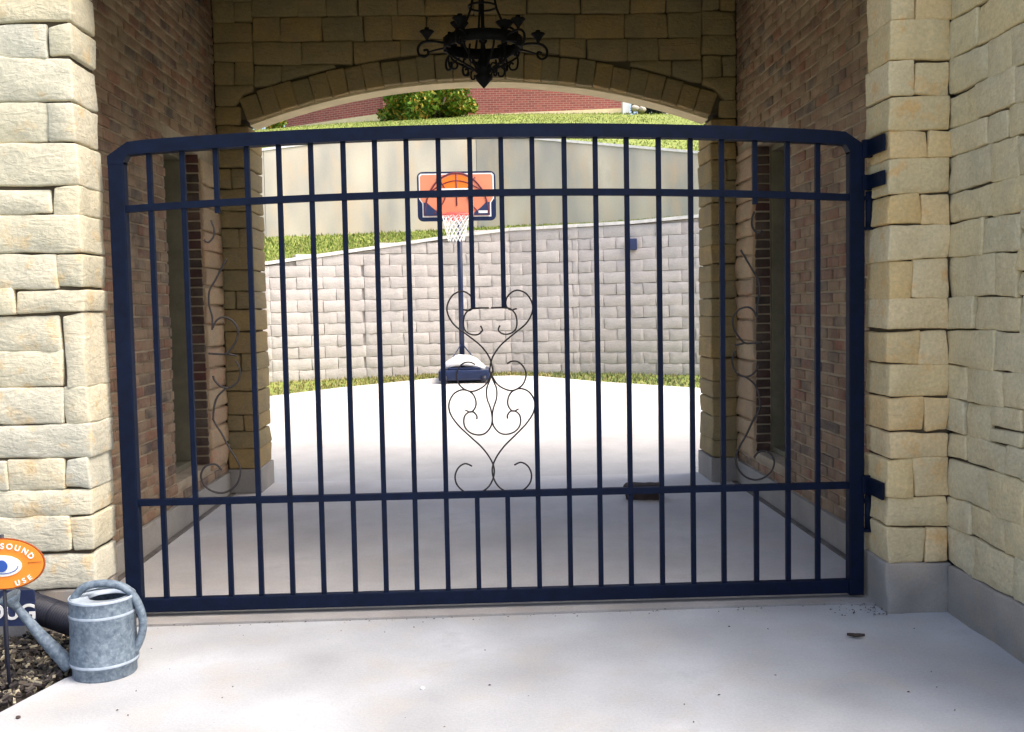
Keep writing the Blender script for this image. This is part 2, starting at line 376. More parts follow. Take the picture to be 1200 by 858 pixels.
# block wall crest and upper wall line
crestpx = [(200, 322), (320, 309), (430, 293), (520, 280), (600, 270), (680, 265.5), (740, 262), (825, 254), (960, 245)]
crest = [P(p[0], p[1], f_.y+.12) for p, f_ in zip(crestpx, foot)]
ubpx = [(160, 290, 18.8), (312, 277, 19.0), (440, 272, 19.4), (560, 266, 19.6), (700, 261, 18.9), (825, 252, 18.2), (960, 243, 17.6)]
utpx = [(160, 196), (312, 177), (440, 160), (560, 158), (700, 170), (825, 181), (960, 196)]
ub = [P(x, y, z) for x, y, z in ubpx]; ut = [P(x, y, u.y) for (x, y), u in zip(utpx, ub)]
for i in range(len(ut)):      # keep the face upright
    ut[i].x = ub[i].x; ut[i].y = ub[i].y
# verge between court and block wall
def strip(name, A, B, mat, sub=3):
    bm = bmesh.new(); ra = [bm.verts.new(v) for v in A]; rb = [bm.verts.new(v) for v in B]
    for i in range(len(ra)-1): bm.faces.new((ra[i], ra[i+1], rb[i+1], rb[i]))
    bmesh.ops.subdivide_edges(bm, edges=bm.edges, cuts=sub, use_grid_fill=True)
    for v in bm.verts: v.co.z += noise.noise(v.co*1.7)*.03
    bmesh.ops.recalc_face_normals(bm, faces=bm.faces)
    for f_ in bm.faces: f_.smooth = True
    o = ob(name, bm, mat); o['kind'] = 'structure'; return o
def interp(L, x):
    for a_, b_ in zip(L, L[1:]):
        if a_.x <= x <= b_.x: t = (x-a_.x)/(b_.x-a_.x); return a_.lerp(b_, t)
    return L[0].copy() if x < L[0].x else L[-1].copy()
xs = [-5.2+.5*i for i in range(22)]
vA = []; vB = []
for x in xs:
    a_ = interp(pad_edge, x); b_ = interp(foot, x); vA.append(Vector((x, a_.y-.03, a_.z-.03))); vB.append(Vector((x, b_.y+.15, b_.z-.0)))
strip('verge', vA, vB, 'turf')
rnd = random.Random(3); pts = []
for i in range(5200):
    x = rnd.uniform(-5, 5.2); a_ = interp(pad_edge, x); b_ = interp(foot, x); t = rnd.random()
    pts.append(Vector((x, a_.y+(b_.y-a_.y)*t, a_.z+(b_.z-a_.z)*t-.01)))
blades('verge_weeds', 'weeds', [p for p in pts if p.x < 1.2], .015, .06, .014, 'dry yellow weeds along the foot of the grey block wall, left part', 'weeds', seed=4)
blades('verge_grass', 'verge_green', [p for p in pts if p.x >= 1.2], .015, .07, .014, 'green grass strip along the foot of the grey block wall, right part', 'grass', seed=5)
# bank between the walls
xs = [-6+.5*i for i in range(27)]
A = [interp(crest, x)+Vector((0, .05, -.05)) for x in xs]; B = [interp(ub, x)+Vector((0, .1, 0)) for x in xs]
for i, x in enumerate(xs): A[i].x = x; B[i].x = x
strip('bank', A, B, 'turf', 4)
pts = []
for i in range(16000):
    x = rnd.uniform(-6, 6.5); a_ = interp(crest, x); b_ = interp(ub, x); t = rnd.random()
    pts.append(Vector((x, a_.y+(b_.y-a_.y)*t, a_.z+(b_.z-a_.z)*t-.03)))
blades('bank_grass', 'grass', pts, .02, .07, .016, 'bright green grass on the narrow bank between the block wall and the poured wall', 'grass', seed=6)
# upper hillside
def hill(x, y):
    t_ = interp(ut, x); z0 = t_.z-.06; y0 = t_.y
    Yh = 34.0; zh = 8.2+(.055*x if x < 0 else 0)
    t = min(max((y-y0)/(Yh-y0), 0), 1)
    return z0+(zh-z0)*t+.05*noise.noise(Vector((x*.2, y*.2, 0)))
bm = bmesh.new(); GX, GY = 50, 40; V = []
for j in range(GY+1):
    row = []
    for i in range(GX+1):
        x = -40+80*i/GX; x = x*abs(x)/40
        y0 = interp(ut, x).y+.12
        y = y0+(90-y0)*(j/GY)**1.6
        row.append(bm.verts.new((x, y, hill(x, y))))
    V.append(row)
for j in range(GY):
    for i in range(GX): f_ = bm.faces.new((V[j][i], V[j][i+1], V[j+1][i+1], V[j+1][i])); f_.smooth = True
o = ob('hillside', bm, 'turf'); o['kind'] = 'structure'
pts = []
for i in range(52000):
    y = 18.8+ (34.5-18.8)*rnd.random(); xr = .27*y+1.5; x = rnd.uniform(-xr, xr)
    if y < interp(ut, x).y+.15: continue
    pts.append(Vector((x, y, hill(x, y)-.03)))
blades('hillside_grass', 'grass', pts, .02, .08, .02, 'bright lawn grass on the hillside below the red brick house', 'grass', seed=8)

# ================================================================== near stone pillars
def course_list(js, Xref, horiz=None):
    "px joint rows (y at the front face near Xref px) -> heights"
    return [P(Xref, y, YF).z for y in js]
def pxX(x, y): return P(x, y, YF).x
# left pillar -------------------------------------------------------
LP = thing('stone_pillar', 'pale cream rock-faced stone wall end left of the gate, behind the watering can', 'stone pillar', (XL, YF, 0))
LP.location = (0, 0, 0)
jl = [-60, -20, 27, 67, 120, 168, 219, 253, 296, 338, 368, 412, 455, 497, 537, 574, 606, 648, 692]
sp = [None, 45, None, 55, None, 55, None, 60, None, 67, 17, 72, 75, 75, None, 76, None, 82, None]
ZL = course_list(jl, 60)
for i in range(len(jl)-1):
    z1, z0 = ZL[i], ZL[i+1]; s_ = sp[i+1] if i+1 < len(sp) else None
    s_ = sp[i]
    ymid = (jl[i]+jl[i+1])/2
    if i == 10: s_ = 72
    if i == 11: s_ = 75
    # i indexes the course jl[i]..jl[i+1]
    split = {1: 40, 3: 55, 5: 56, 7: 60, 9: 67, 10: 17, 11: None, 13: 75, 15: 76, 17: 82, 12: None}.get(i+1-1, None)
courses_l = {0: 30, 2: 55, 4: 56, 6: 60, 8: 67, 9: 17, 12: 75, 14: 76, 16: 82}
courses_l = {1: None, 2: 55, 3: None, 4: 56, 5: None, 6: 60, 7: None, 8: 67, 9: 17, 10: 72, 11: 75, 12: 75, 13: None, 14: 76, 15: None, 16: 82, 17: None, 0: 40}
tall = None
for i in range(len(jl)-1):
    z1, z0 = ZL[i], ZL[i+1]; ym = (jl[i]+jl[i+1])/2; s_ = courses_l.get(i); cx = XL
    kw = dict(step=.055, r=.011, amp=.010, jit=.011)
    right0 = pxX(s_, ym) if s_ else None
    left_lim = -4.6; rr = random.Random(i*13+1)
    if i in (10, 11):
        if i == 10:
            zt, zbm = ZL[10], ZL[12]
            put_stone(LP, 'stone_pale', right0, cx, zbm, zt, YF, YB-YF, **kw)
        x1 = right0
    elif s_:
        put_stone(LP, 'stone_pale', right0, cx, z0, z1, YF, YB-YF, **kw); x1 = right0
    else:
        x1 = cx; wd = rr.uniform(.42, .60)
        put_stone(LP, 'stone_pale', x1-wd, x1, z0, z1, YF, YB-YF, **kw); x1 -= wd
    while x1 > left_lim:
        wd = rr.uniform(.24, .5); put_stone(LP, 'stone_pale', x1-wd, x1, z0, z1, YF+rr.uniform(-.008, .01), .08, **kw); x1 -= wd
zpl = ZL[-1]
ob('plinth', bbox(-4.6, XL-.005, YF+.005, YB, -.2, zpl, .01), 'plinth', LP)
ob('wall_core', bbox(-4.6, XL-.025, YF+.022, YB-.004, zpl, 4.9), 'mortar_dark', LP)
# right pillar ------------------------------------------------------
RP = thing('stone_pillar', 'tan rock-faced stone pillar right of the gate carrying its black hinges', 'stone pillar')
jr = [-75, -30, 24, 71, 113, 152, 184, 226, 263, 304, 349, 387, 428, 466, 506, 537, 583, 617, 660]
cr = {0: 1080, 1: 1073, 3: 1072, 5: 1087, 7: 1080, 9: 1070, 11: 1077, 13: 1083, 15: 1071, 17: 1084}
ZR = course_list(jr, 1080); XRE = 2.29
for i in range(len(jr)-1):
    z1, z0 = ZR[i], ZR[i+1]; ym = (jr[i]+jr[i+1])/2; kw = dict(step=.04, r=.010, amp=.009, jit=.010)
    if i in cr:
        xs_ = pxX(cr[i], ym)
        put_stone(RP, 'stone_near', XR, xs_, z0, z1, YF, YB-YF, **kw); put_stone(RP, 'stone_near', xs_, XRE, z0, z1, YF, .1, **kw)
    else: put_stone(RP, 'stone_near', XR, XRE, z0, z1, YF+random.uniform(-.004, .004), YB-YF, **kw)
zpr = ZR[-1]
ob('plinth', stone(XRE-XR+.03, YB-YF+.012, zpr+.05, 71, step=.05, r=.014, amp=.010, jit=.004), 'plinth', RP, (XR-.005, YF-.012, -.05))
ob('wall_core', bbox(XR+.025, XRE+.01, YF+.022, YB-.004, zpr, 4.9), 'mortar_dark', RP)
# side wall coming forward on the right -------------------------------
SW = thing('stone_wall', 'greenish tan stone wall running towards the viewer on a grey plinth at the right edge', 'stone wall')
XS = 2.29
rr = random.Random(55)
for i in range(len(jr)-1):
    z1, z0 = ZR[i], ZR[i+1]; y = YF+.03
    k_ = 0
    while y > 3.05:
        wd = rr.uniform(.17, .46)
        SEED[0] += 1; g = .003
        h_ = z1-z0
        kw = dict(step=.05, r=.009, amp=.010, jit=.010)
        if rr.random() < .14 and h_ > .16 and k_ > 0:
            zm = z0+h_*rr.uniform(.4, .6)
            for a_, b_ in ((z0, zm), (zm, z1)):
                SEED[0] += 1
                ob('stone', stone(wd-g, .09, b_-a_-g, SEED[0], **kw), 'stone_side', SW, (XS, y-g/2, a_+g/2), (0, 0, -math.pi/2))
        else:
            ob('stone', stone(wd-g, .09, h_-g, SEED[0], **kw), 'stone_side', SW, (XS+rr.uniform(-.006, .008), y-g/2, z0+g/2), (0, 0, -math.pi/2))
        y -= wd; k_ += 1
ob('plinth', stone(YF-.016-2.9, .3, zpr+.045, 72, step=.2, r=.014, amp=.010, jit=.003), 'plinth', SW, (XS-.015, YF-.016, -.05), (0, 0, -math.pi/2))
ob('wall_core', bbox(XS+.026, XS+.33, 2.93, YF+.03, zpr-.002, 3.9), 'mortar_dark', SW)
# facade above the opening and house masses
HF = thing('facade', 'stone house wall above the passage opening, joining both pillars', 'house wall')
bm = bmesh.new(); N = 16; za, rise = 3.24, .22; cxo = (XL+XR)/2; hw = (XR-XL)/2
poly = [(XL, za)]+[(cxo+hw*math.cos(math.pi*(1-k/N)), za+rise*math.sin(math.pi*k/N)) for k in range(1, N)]+[(XR, za), (XR+.02, 4.9), (XL-.02, 4.9)]
prism(bm, poly, YF+.04, YB-.006); ob('wall', bm, 'mortar_tan', HF)
z_ = 3.48
rr = random.Random(77)
while z_ < 4.85:
    hh = rr.uniform(.14, .2); x_ = XL-.01
    while x_ < XR:
        wd = min(rr.uniform(.25, .5), XR+.02-x_)
        if wd > .05: put_stone(HF, 'stone_near', x_, x_+wd, z_, z_+hh, YF, .06, step=.12)
        x_ += wd
    z_ += hh
ob('roof', bbox(-8, 8, YF-.3, YAB+.3, 4.9, 5.05), 'olive', HF)
HM = thing('house_wing', 'house body left of the passage, behind the pale stone wall end', 'house wall')
ob('wall', bbox(-8, -2.62, YB+.004, YAB-.01, -.2, 4.89), 'mortar_tan', HM)
HM2 = thing('house_wing', 'house body right of the passage and of the tan side wall', 'house wall')
ob('wall', bbox(2.64, 8, 2.9, YAB-.01, -.2, 3.9), 'mortar_tan', HM2)
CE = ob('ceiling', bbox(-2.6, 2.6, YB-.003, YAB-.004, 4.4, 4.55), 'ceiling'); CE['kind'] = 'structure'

# ================================================================== brick side walls of the passage
WY0, WY1, WZ0, WZ1 = 7.0, 7.86, .35, 2.80
brick_me = []
for k in range(8):
    b = stone(.198, .05, .062, 900+k, step=.07, r=.006, amp=.0035, jit=.002)
    me = bpy.data.meshes.new('brick'); b.to_mesh(me); b.free(); me.materials.append(M['brick']); brick_me.append(me)
half_me = []
for k in range(3):
    b = stone(.112, .04, .062, 950+k, step=.06, r=.006, amp=.003, jit=.002)
    me = bpy.data.meshes.new('brick'); b.to_mesh(me); b.free(); me.materials.append(M['brick_dark']); half_me.append(me)
def brick_wall(s, label, wlabel):
    t = thing('brick_wall', label, 'brick wall')
    th = .38
    def bx(n_, xa, xb, *a_, mat='mortar_tan', par=t, bev=0): 
        x0, x1 = sorted((s*xa, s*xb)); return ob(n_, bbox(x0, x1, *a_, bev), mat, par)
    bx('plinth', XW-.025, XW+th, YB+.002, YA-.001, -.1, .2, mat='plinth_in', bev=.006)
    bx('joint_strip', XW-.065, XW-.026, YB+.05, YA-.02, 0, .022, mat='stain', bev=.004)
    x0, x1 = sorted((s*(XW+.006), s*(XW+th)))
    bm = bmesh.new()
    box(bm, x0, x1, YB, WY0, .2, 4.4); box(bm, x0, x1, WY1, YA, .2, 4.4)
    box(bm, x0, x1, WY0, WY1, .2, WZ0-.05); box(bm, x0, x1, WY0, WY1, WZ1, 4.4)
    ob('mortar_bed', bm, 'mortar_tan', t)
    bx('sill', XW-.004, XW+th-.02, WY0+.001, WY1-.001, WZ0-.055, WZ0, mat='mortar_tan', bev=.003)
    def inwin0(z): return z+.062 > WZ0-.06 and z < WZ1+.02
    spots = []; row = 0; z = .206; rr = random.Random(30 if s > 0 else 31)
    while z < 4.38:
        y = YB+.004-(row % 2)*.105
        while y < YA-.05:
            y0, y1 = y, y+.198
            inwin = z+.062 > WZ0-.06 and z < WZ1+.02
            if y0 < YB-.11: y += .21; continue
            if y1 > YA-.005: spots.append((y0, z, max(.15, (YA-.006-y0)/.198))) if not inwin0(z) else None; y += .21; continue
            if inwin and y1 > WY0-.004:
                if y0 < WY0-.04: spots.append((y0, z, (WY0-.004-y0)/.198))
                y += .21; continue
            spots.append((y0, z, 1.0)); y += .21
        row += 1; z += .0745
    vis = sorted(spots, key=lambda p: (p[0] < 5.95, p[0] < 6.05 or p[1] > 3.6, abs(p[1]-1.4)))
    for (y0, z, sc_) in vis[:290]:
        me = rr.choice(brick_me)
        dx = rr.uniform(-.004, .006)
        if s > 0: o = ob('brick', me, None, t, (XW-.004+dx, y0+.198*sc_, z), (0, rr.uniform(-.01, .01), -math.pi/2))
        else: o = ob('brick', me, None, t, (-XW+.004-dx, y0, z), (0, rr.uniform(-.01, .01), math.pi/2))
        o.scale = (sc_, 1, 1)
    bm = bmesh.new()
    for (y0, z, sc_) in vis[290:]:
        me = rr.choice(brick_me)
        dx = rr.uniform(-.004, .006)
        mt = (Matrix.Translation((XW-.004+dx, y0+.198*sc_, z)) @ Matrix.Rotation(-math.pi/2, 4, 'Z') @ Matrix.Diagonal((sc_, 1, 1, 1))) if s > 0 else (Matrix.Translation((-XW+.004-dx, y0, z)) @ Matrix.Rotation(math.pi/2, 4, 'Z') @ Matrix.Diagonal((sc_, 1, 1, 1)))
        k0 = len(bm.verts); bm.from_mesh(me); bm.verts.ensure_lookup_table()
        for v in bm.verts[k0:]: v.co = mt @ v.co
    o = ob('brick', bm, 'brick', t); o['kind'] = 'stuff'
    # stone quoins between window and arch wall
    z = WZ0-.06
    while z < WZ1:
        hh = min(rr.uniform(.13, .2), WZ1+.02-z)
        if hh < .05: break
        SEED[0] += 1; wd = YA-WY1-.012
        b = stone(wd, .07, hh-.008, SEED[0], step=.07, r=.02, amp=.012)
        if s > 0: ob('stone', b, 'stone_warm', t, (XW-.02, YA-.006, z), (0, 0, -math.pi/2))
        else: ob('stone', b, 'stone_warm', t, (-XW+.02, WY1+.006, z), (0, 0, math.pi/2))
        z += hh
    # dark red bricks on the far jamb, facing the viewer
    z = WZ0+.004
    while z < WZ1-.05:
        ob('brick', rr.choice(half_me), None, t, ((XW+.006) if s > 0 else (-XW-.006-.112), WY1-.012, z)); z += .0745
    w_ = ob('window', None or bbox(*sorted((s*(XW+.335), s*(XW+.35))), WY0+.05, WY1-.05, WZ0+.05, WZ1-.05), 'glass', t)
    if wlabel: w_['label'] = wlabel
    bm = bmesh.new(); x0, x1 = sorted((s*(XW+.124), s*(XW+.36)))
    box(bm, x0, x1, WY1-.045, WY1-.002, WZ0, WZ1, .004); box(bm, x0, x1, WY0+.002, WY0+.045, WZ0, WZ1, .004)
    box(bm, x0, x1, WY0+.046, WY1-.046, WZ0+.001, WZ0+.045, .004); box(bm, x0, x1, WY0+.046, WY1-.046, WZ1-.045, WZ1-.001, .004)
    ob('frame', bm, 'olive', w_)
    return t
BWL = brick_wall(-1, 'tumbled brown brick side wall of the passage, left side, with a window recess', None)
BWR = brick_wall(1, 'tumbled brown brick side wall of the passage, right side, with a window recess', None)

# ================================================================== far arch wall
AW = thing('stone_arch_wall', 'shaded stone wall with a wide flat arch at the far end of the passage', 'stone arch')
aL, aR = -1.93, 1.97
cL = P(300, 146, YA); cRt = P(829, 134, YA); cT = P(566, 92, YA)
spr = (cL.z+cRt.z)/2; rise = cT.z-spr; hw = (aR-aL)/2; acx = (aL+aR)/2
RC = (hw*hw+rise*rise)/(2*rise); acz = cT.z-RC; RING = .215
def arc_z(x, r_): 
    v = r_*r_-(x-acx)**2; return acz+math.sqrt(max(v, 0))
# piers
kw = dict(step=.08, r=.016, amp=.010, jit=.007)
rr = random.Random(9)
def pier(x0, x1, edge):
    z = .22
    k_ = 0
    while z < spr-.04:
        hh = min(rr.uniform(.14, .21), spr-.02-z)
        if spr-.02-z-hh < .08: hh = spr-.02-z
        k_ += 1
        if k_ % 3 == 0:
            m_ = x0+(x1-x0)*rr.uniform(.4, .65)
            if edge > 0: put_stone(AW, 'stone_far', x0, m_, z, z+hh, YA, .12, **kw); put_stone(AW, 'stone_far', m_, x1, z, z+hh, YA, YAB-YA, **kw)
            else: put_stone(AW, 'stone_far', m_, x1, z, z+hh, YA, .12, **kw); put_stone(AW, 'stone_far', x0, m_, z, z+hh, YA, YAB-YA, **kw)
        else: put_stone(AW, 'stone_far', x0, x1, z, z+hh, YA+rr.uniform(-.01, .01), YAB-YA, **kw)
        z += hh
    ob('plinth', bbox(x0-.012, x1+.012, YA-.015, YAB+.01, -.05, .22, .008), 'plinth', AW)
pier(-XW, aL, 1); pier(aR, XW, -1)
# core behind the stones
bm = bmesh.new(); N = 28
poly = [(aL-.03, .2), (aL-.03, spr)]+[(aL-.03+(aR-aL+.06)*k/N, arc_z(aL+(aR-aL)*k/N, RC+.03)) for k in range(N+1)]+[(aR+.03, spr), (aR+.03, .2), (2.6, .2), (2.6, 4.89), (-2.6, 4.89), (-2.6, .2)]
up_ = [p for p in poly[2:2+N+1]]
prism(bm, [(aL-.03, up_[0][1])]+up_+[(aR+.03, up_[-1][1]), (2.6, spr), (2.6, 4.89), (-2.6, 4.89), (-2.6, spr)], YA+.04, YAB-.05)
box(bm, -2.6, aL-.035, YA+.04, YAB-.05, 0, spr); box(bm, aR+.035, 2.6, YA+.04, YAB-.05, 0, spr)
bmesh.ops.triangulate(bm, faces=[f_ for f_ in bm.faces if len(f_.verts) > 4])
ob('wall_core', bm, 'mortar_shade', AW)
# cream lining under the arch
bm = bmesh.new(); rings = []
for k in range(N*2+1):
    x = aL+(aR-aL)*k/(N*2); zi = arc_z(x, RC)-.012
    rings.append([bm.verts.new((x, YA+.075, zi)), bm.verts.new((x, YAB-.2, zi)), bm.verts.new((x, YAB-.2, zi+.06)), bm.verts.new((x, YA+.075, zi+.06))])
for a_, b_ in zip(rings, rings[1:]):
    for i in range(4): bm.faces.new((a_[i], b_[i], b_[(i+1) % 4], a_[(i+1) % 4]))
bm.faces.new(rings[0][::-1]); bm.faces.new(rings[-1])
bmesh.ops.recalc_face_normals(bm, faces=bm.faces)
ob('arch_lining', bm, 'cream', AW)
# voussoirs
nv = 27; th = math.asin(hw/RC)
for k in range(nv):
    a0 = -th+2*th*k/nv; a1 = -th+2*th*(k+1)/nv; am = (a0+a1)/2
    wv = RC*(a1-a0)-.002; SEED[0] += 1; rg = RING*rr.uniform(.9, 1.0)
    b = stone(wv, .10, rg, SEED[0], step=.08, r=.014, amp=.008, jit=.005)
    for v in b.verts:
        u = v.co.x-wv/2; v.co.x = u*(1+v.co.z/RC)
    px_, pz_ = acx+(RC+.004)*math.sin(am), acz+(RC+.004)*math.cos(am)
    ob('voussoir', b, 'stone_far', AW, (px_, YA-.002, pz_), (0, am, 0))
# spandrel courses, clipped by the ring
def spz(y): return P(566, y, YA).z
rows = [spz(y) for y in (100, 73, 46, 17, -12, -40)]
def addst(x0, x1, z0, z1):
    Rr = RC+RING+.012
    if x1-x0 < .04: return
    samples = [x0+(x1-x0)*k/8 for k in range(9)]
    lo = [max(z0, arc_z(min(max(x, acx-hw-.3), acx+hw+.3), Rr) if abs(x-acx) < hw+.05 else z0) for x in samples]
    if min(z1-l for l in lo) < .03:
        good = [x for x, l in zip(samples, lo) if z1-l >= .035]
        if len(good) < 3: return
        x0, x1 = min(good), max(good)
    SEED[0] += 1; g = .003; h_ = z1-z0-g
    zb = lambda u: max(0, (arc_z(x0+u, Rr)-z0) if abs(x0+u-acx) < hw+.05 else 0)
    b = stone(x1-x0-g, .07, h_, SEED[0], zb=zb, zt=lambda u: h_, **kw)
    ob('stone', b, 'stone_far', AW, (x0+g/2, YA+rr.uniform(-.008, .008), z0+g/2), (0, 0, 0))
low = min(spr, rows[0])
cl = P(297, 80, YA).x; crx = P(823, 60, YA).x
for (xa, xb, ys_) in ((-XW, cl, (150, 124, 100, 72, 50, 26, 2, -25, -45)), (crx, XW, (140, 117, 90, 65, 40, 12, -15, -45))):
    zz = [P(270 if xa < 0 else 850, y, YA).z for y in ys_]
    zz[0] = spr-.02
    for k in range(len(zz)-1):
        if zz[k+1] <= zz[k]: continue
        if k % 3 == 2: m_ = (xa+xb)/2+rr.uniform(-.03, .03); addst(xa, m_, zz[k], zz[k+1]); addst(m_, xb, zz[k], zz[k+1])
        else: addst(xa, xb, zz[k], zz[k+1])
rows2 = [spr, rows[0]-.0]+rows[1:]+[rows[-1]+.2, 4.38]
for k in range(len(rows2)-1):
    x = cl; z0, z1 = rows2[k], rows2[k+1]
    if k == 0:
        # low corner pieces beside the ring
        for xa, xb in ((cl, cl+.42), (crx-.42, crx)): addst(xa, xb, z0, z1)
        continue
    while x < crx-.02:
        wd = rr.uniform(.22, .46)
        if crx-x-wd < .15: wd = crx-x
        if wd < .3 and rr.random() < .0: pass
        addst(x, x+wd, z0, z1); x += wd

# ================================================================== the gate
GT = thing('metal_gate', 'navy blue metal driveway gate with shallow arched top and scrolls, closed', 'gate', (0, 0, 0))
def G(x, y, dy=0): 
    p = P(x, y, YG); p.y += dy; return p
gxl = G(150, 600).x+.0; 
pl_b = P(160, 712, YG); pr_b = P(1003, 691, YG)
pl_t = P(137, 190, YG); pr_t = P(1001, 172, YG)
gL = (pl_b.x+pl_t.x)/2; gR = (pr_b.x+pr_t.x)/2
zbot = .035
# frame posts
pw = .078; pd = .06
zrailb = zbot+.045
top_c = P(585, 154, YG).z; end_l = P(160, 179, YG).z; end_r = P(965, 160, YG).z; end_z = (end_l+end_r)/2
zpost = end_z-.045
for x in (gL, gR):
    bm = bmesh.new(); box(bm, x-pw/2, x+pw/2, YG-pd/2, YG+pd/2, zbot-.01, zpost, .006); ob('gate_post', bm, 'gate', GT)
bm = bmesh.new(); box(bm, gL+pw/2, gR-pw/2, YG-.024, YG+.024, zbot, zbot+.070, .005); ob('bottom_rail', bm, 'gate', GT)
def topz(x):
    u = (x-(gL+gR)/2)/((gR-gL)/2); return end_z+(top_c-end_z)*(1-u*u)
bm = bmesh.new(); path = [(gL-pw/2+.0, zpost-.02)]
tw = .066
N = 40; x0, x1 = gL-pw/2, gR+pw/2; ch = .10
outer = [(x0, zpost-.03), (x0, end_z-.035), (x0+ch, topz(x0+ch)+tw/2-.004)]+[(x0+ch+(x1-x0-2*ch)*k/N, topz(x0+ch+(x1-x0-2*ch)*k/N)+tw/2) for k in range(1, N)]+[(x1-ch, topz(x1-ch)+tw/2-.004), (x1, end_z-.035), (x1, zpost-.03)]
inner = [(x0+pw, zpost-.03), (x0+pw, end_z-.065), (x0+pw+.02, topz(x0+ch)-tw/2-.002)]+[(x0+ch+(x1-x0-2*ch)*k/N, topz(x0+ch+(x1-x0-2*ch)*k/N)-tw/2) for k in range(1, N)]+[(x1-pw-.02, topz(x1-ch)-tw/2-.002), (x1-pw, end_z-.065), (x1-pw, zpost-.03)]
fr = []
for (ox, oz), (ix, iz) in zip(outer, inner):
    fr.append([bm.verts.new((ox, YG-.031, oz)), bm.verts.new((ox, YG+.031, oz)), bm.verts.new((ix, YG+.031, iz)), bm.verts.new((ix, YG-.031, iz))])
for a_, b_ in zip(fr, fr[1:]):
    for i in range(4): bm.faces.new((a_[i], b_[i], b_[(i+1) % 4], a_[(i+1) % 4]))
bm.faces.new(fr[0]); bm.faces.new(fr[-1][::-1]); bmesh.ops.recalc_face_normals(bm, faces=bm.faces)
ob('top_rail', bm, 'gate', GT)
zu = (P(176, 245, YG).z+P(585, 224, YG).z*0+P(957, 230, YG).z)/2
zu = (P(152, 247, YG).z+P(990, 231, YG).z)/2-0.0
zuc = P(585, 226, YG).z
zl = (P(152, 588, YG).z+P(990, 570, YG).z)/2
print('rails', zbot, zl, zu, zuc, end_z, top_c, 'posts', gL, gR)
rw = .034
def upz(x):
    u = (x-(gL+gR)/2)/((gR-gL)/2); return zu+(zuc-zu)*(1-u*u)
bm = bmesh.new(); xa, xb = gL+pw/2, gR-pw/2; fr = []
for k in range(25):
    x = xa+(xb-xa)*k/24; z = upz(x)
    fr.append([bm.verts.new(p) for p in ((x, YG-.017, z+rw/2), (x, YG+.017, z+rw/2), (x, YG+.017, z-rw/2), (x, YG-.017, z-rw/2))])
for a_, b_ in zip(fr, fr[1:]):
    for i in range(4): bm.faces.new((a_[i], b_[i], b_[(i+1) % 4], a_[(i+1) % 4]))
bmesh.ops.recalc_face_normals(bm, faces=bm.faces); ob('upper_rail', bm, 'gate', GT)
ob('lower_rail', bbox(xa, xb, YG-.017, YG+.017, zl-rw/2, zl+rw/2, .002), 'gate', GT)
pk = .0245
NP = 22; pitch = (xb-xa)/(NP+1)
bx_px = [196, 234, 272, 307, 344, 381, 417, 453, 489, 525, 561, 597, 633, 669, 705, 740, 777, 813, 849, 887, 924, 959]
tx_px = [174, 213, 252, 289, 326, 363, 402, 439, 476, 514, 551, 587, 623, 661, 697, 734, 771, 809, 845, 884, 922, 957]
for k in range(NP):
    x = (P(bx_px[k], 640, YG).x+P(tx_px[k], 235, YG).x)/2
    zb_, zt_ = zbot+.07, topz(x)-tw/2+.004
    dr = pk/2+rw/2
    rngs = [(zb_, zt_)]
    if k in (10, 11): rngs = [(zb_, zl), (P(551, 361, YG).z, zt_)]
    if k in (2, 19): rngs = [(zb_, zl+.01), (upz(x)-.05, zt_)]
    for a_, b_ in rngs:
        b = bmesh.new(); box(b, x-pk/2, x+pk/2, YG-.013, YG+.013, a_, b_, .002); ob('picket', b, 'gate', GT)
# centre scroll work: traced on the gate plane (real bent wire, 9 mm)
def cc(zx, zy): return G(480+zx/3.065, 320+zy/3.065)
axis = cc(297, 540).x
sc_r = [
 [(385, 128), (362, 132), (347, 118), (348, 92), (366, 70), (390, 62), (420, 75), (440, 108), (440, 142), (418, 182), (370, 222), (325, 262), (297, 305), (287, 350)],
 [(292, 125), (350, 125), (375, 140), (385, 168), (382, 200), (362, 217), (336, 219), (319, 205), (325, 188)],
 [(350, 326), (368, 317), (392, 320), (412, 342), (418, 370), (405, 402), (375, 421), (345, 418), (312, 396), (287, 350)],
 [(287, 350), (300, 385), (312, 415), (312, 450), (300, 490), (297, 530), (305, 555), (325, 575), (352, 579), (380, 568), (397, 545), (397, 515), (383, 498), (364, 496), (352, 510), (352, 523)],
 [(392, 488), (370, 496), (354, 476), (354, 450), (368, 426), (398, 415), (430, 428), (449, 462), (445, 500), (420, 540), (380, 582), (340, 622), (310, 665), (297, 703), (303, 740), (325, 772), (362, 788), (400, 784), (430, 758), (438, 725), (425, 694), (400, 680), (376, 690)],
]
for mir in (0, 1):
    for c in sc_r:
        pts = [cc(*p) for p in c]
        if mir: pts = [Vector((2*axis-p.x, p.y, p.z)) for p in pts]
        b = bmesh.new(); tube(b, smooth(pts, 5), .0042, 6); ob('scroll', b, 'scroll', GT)
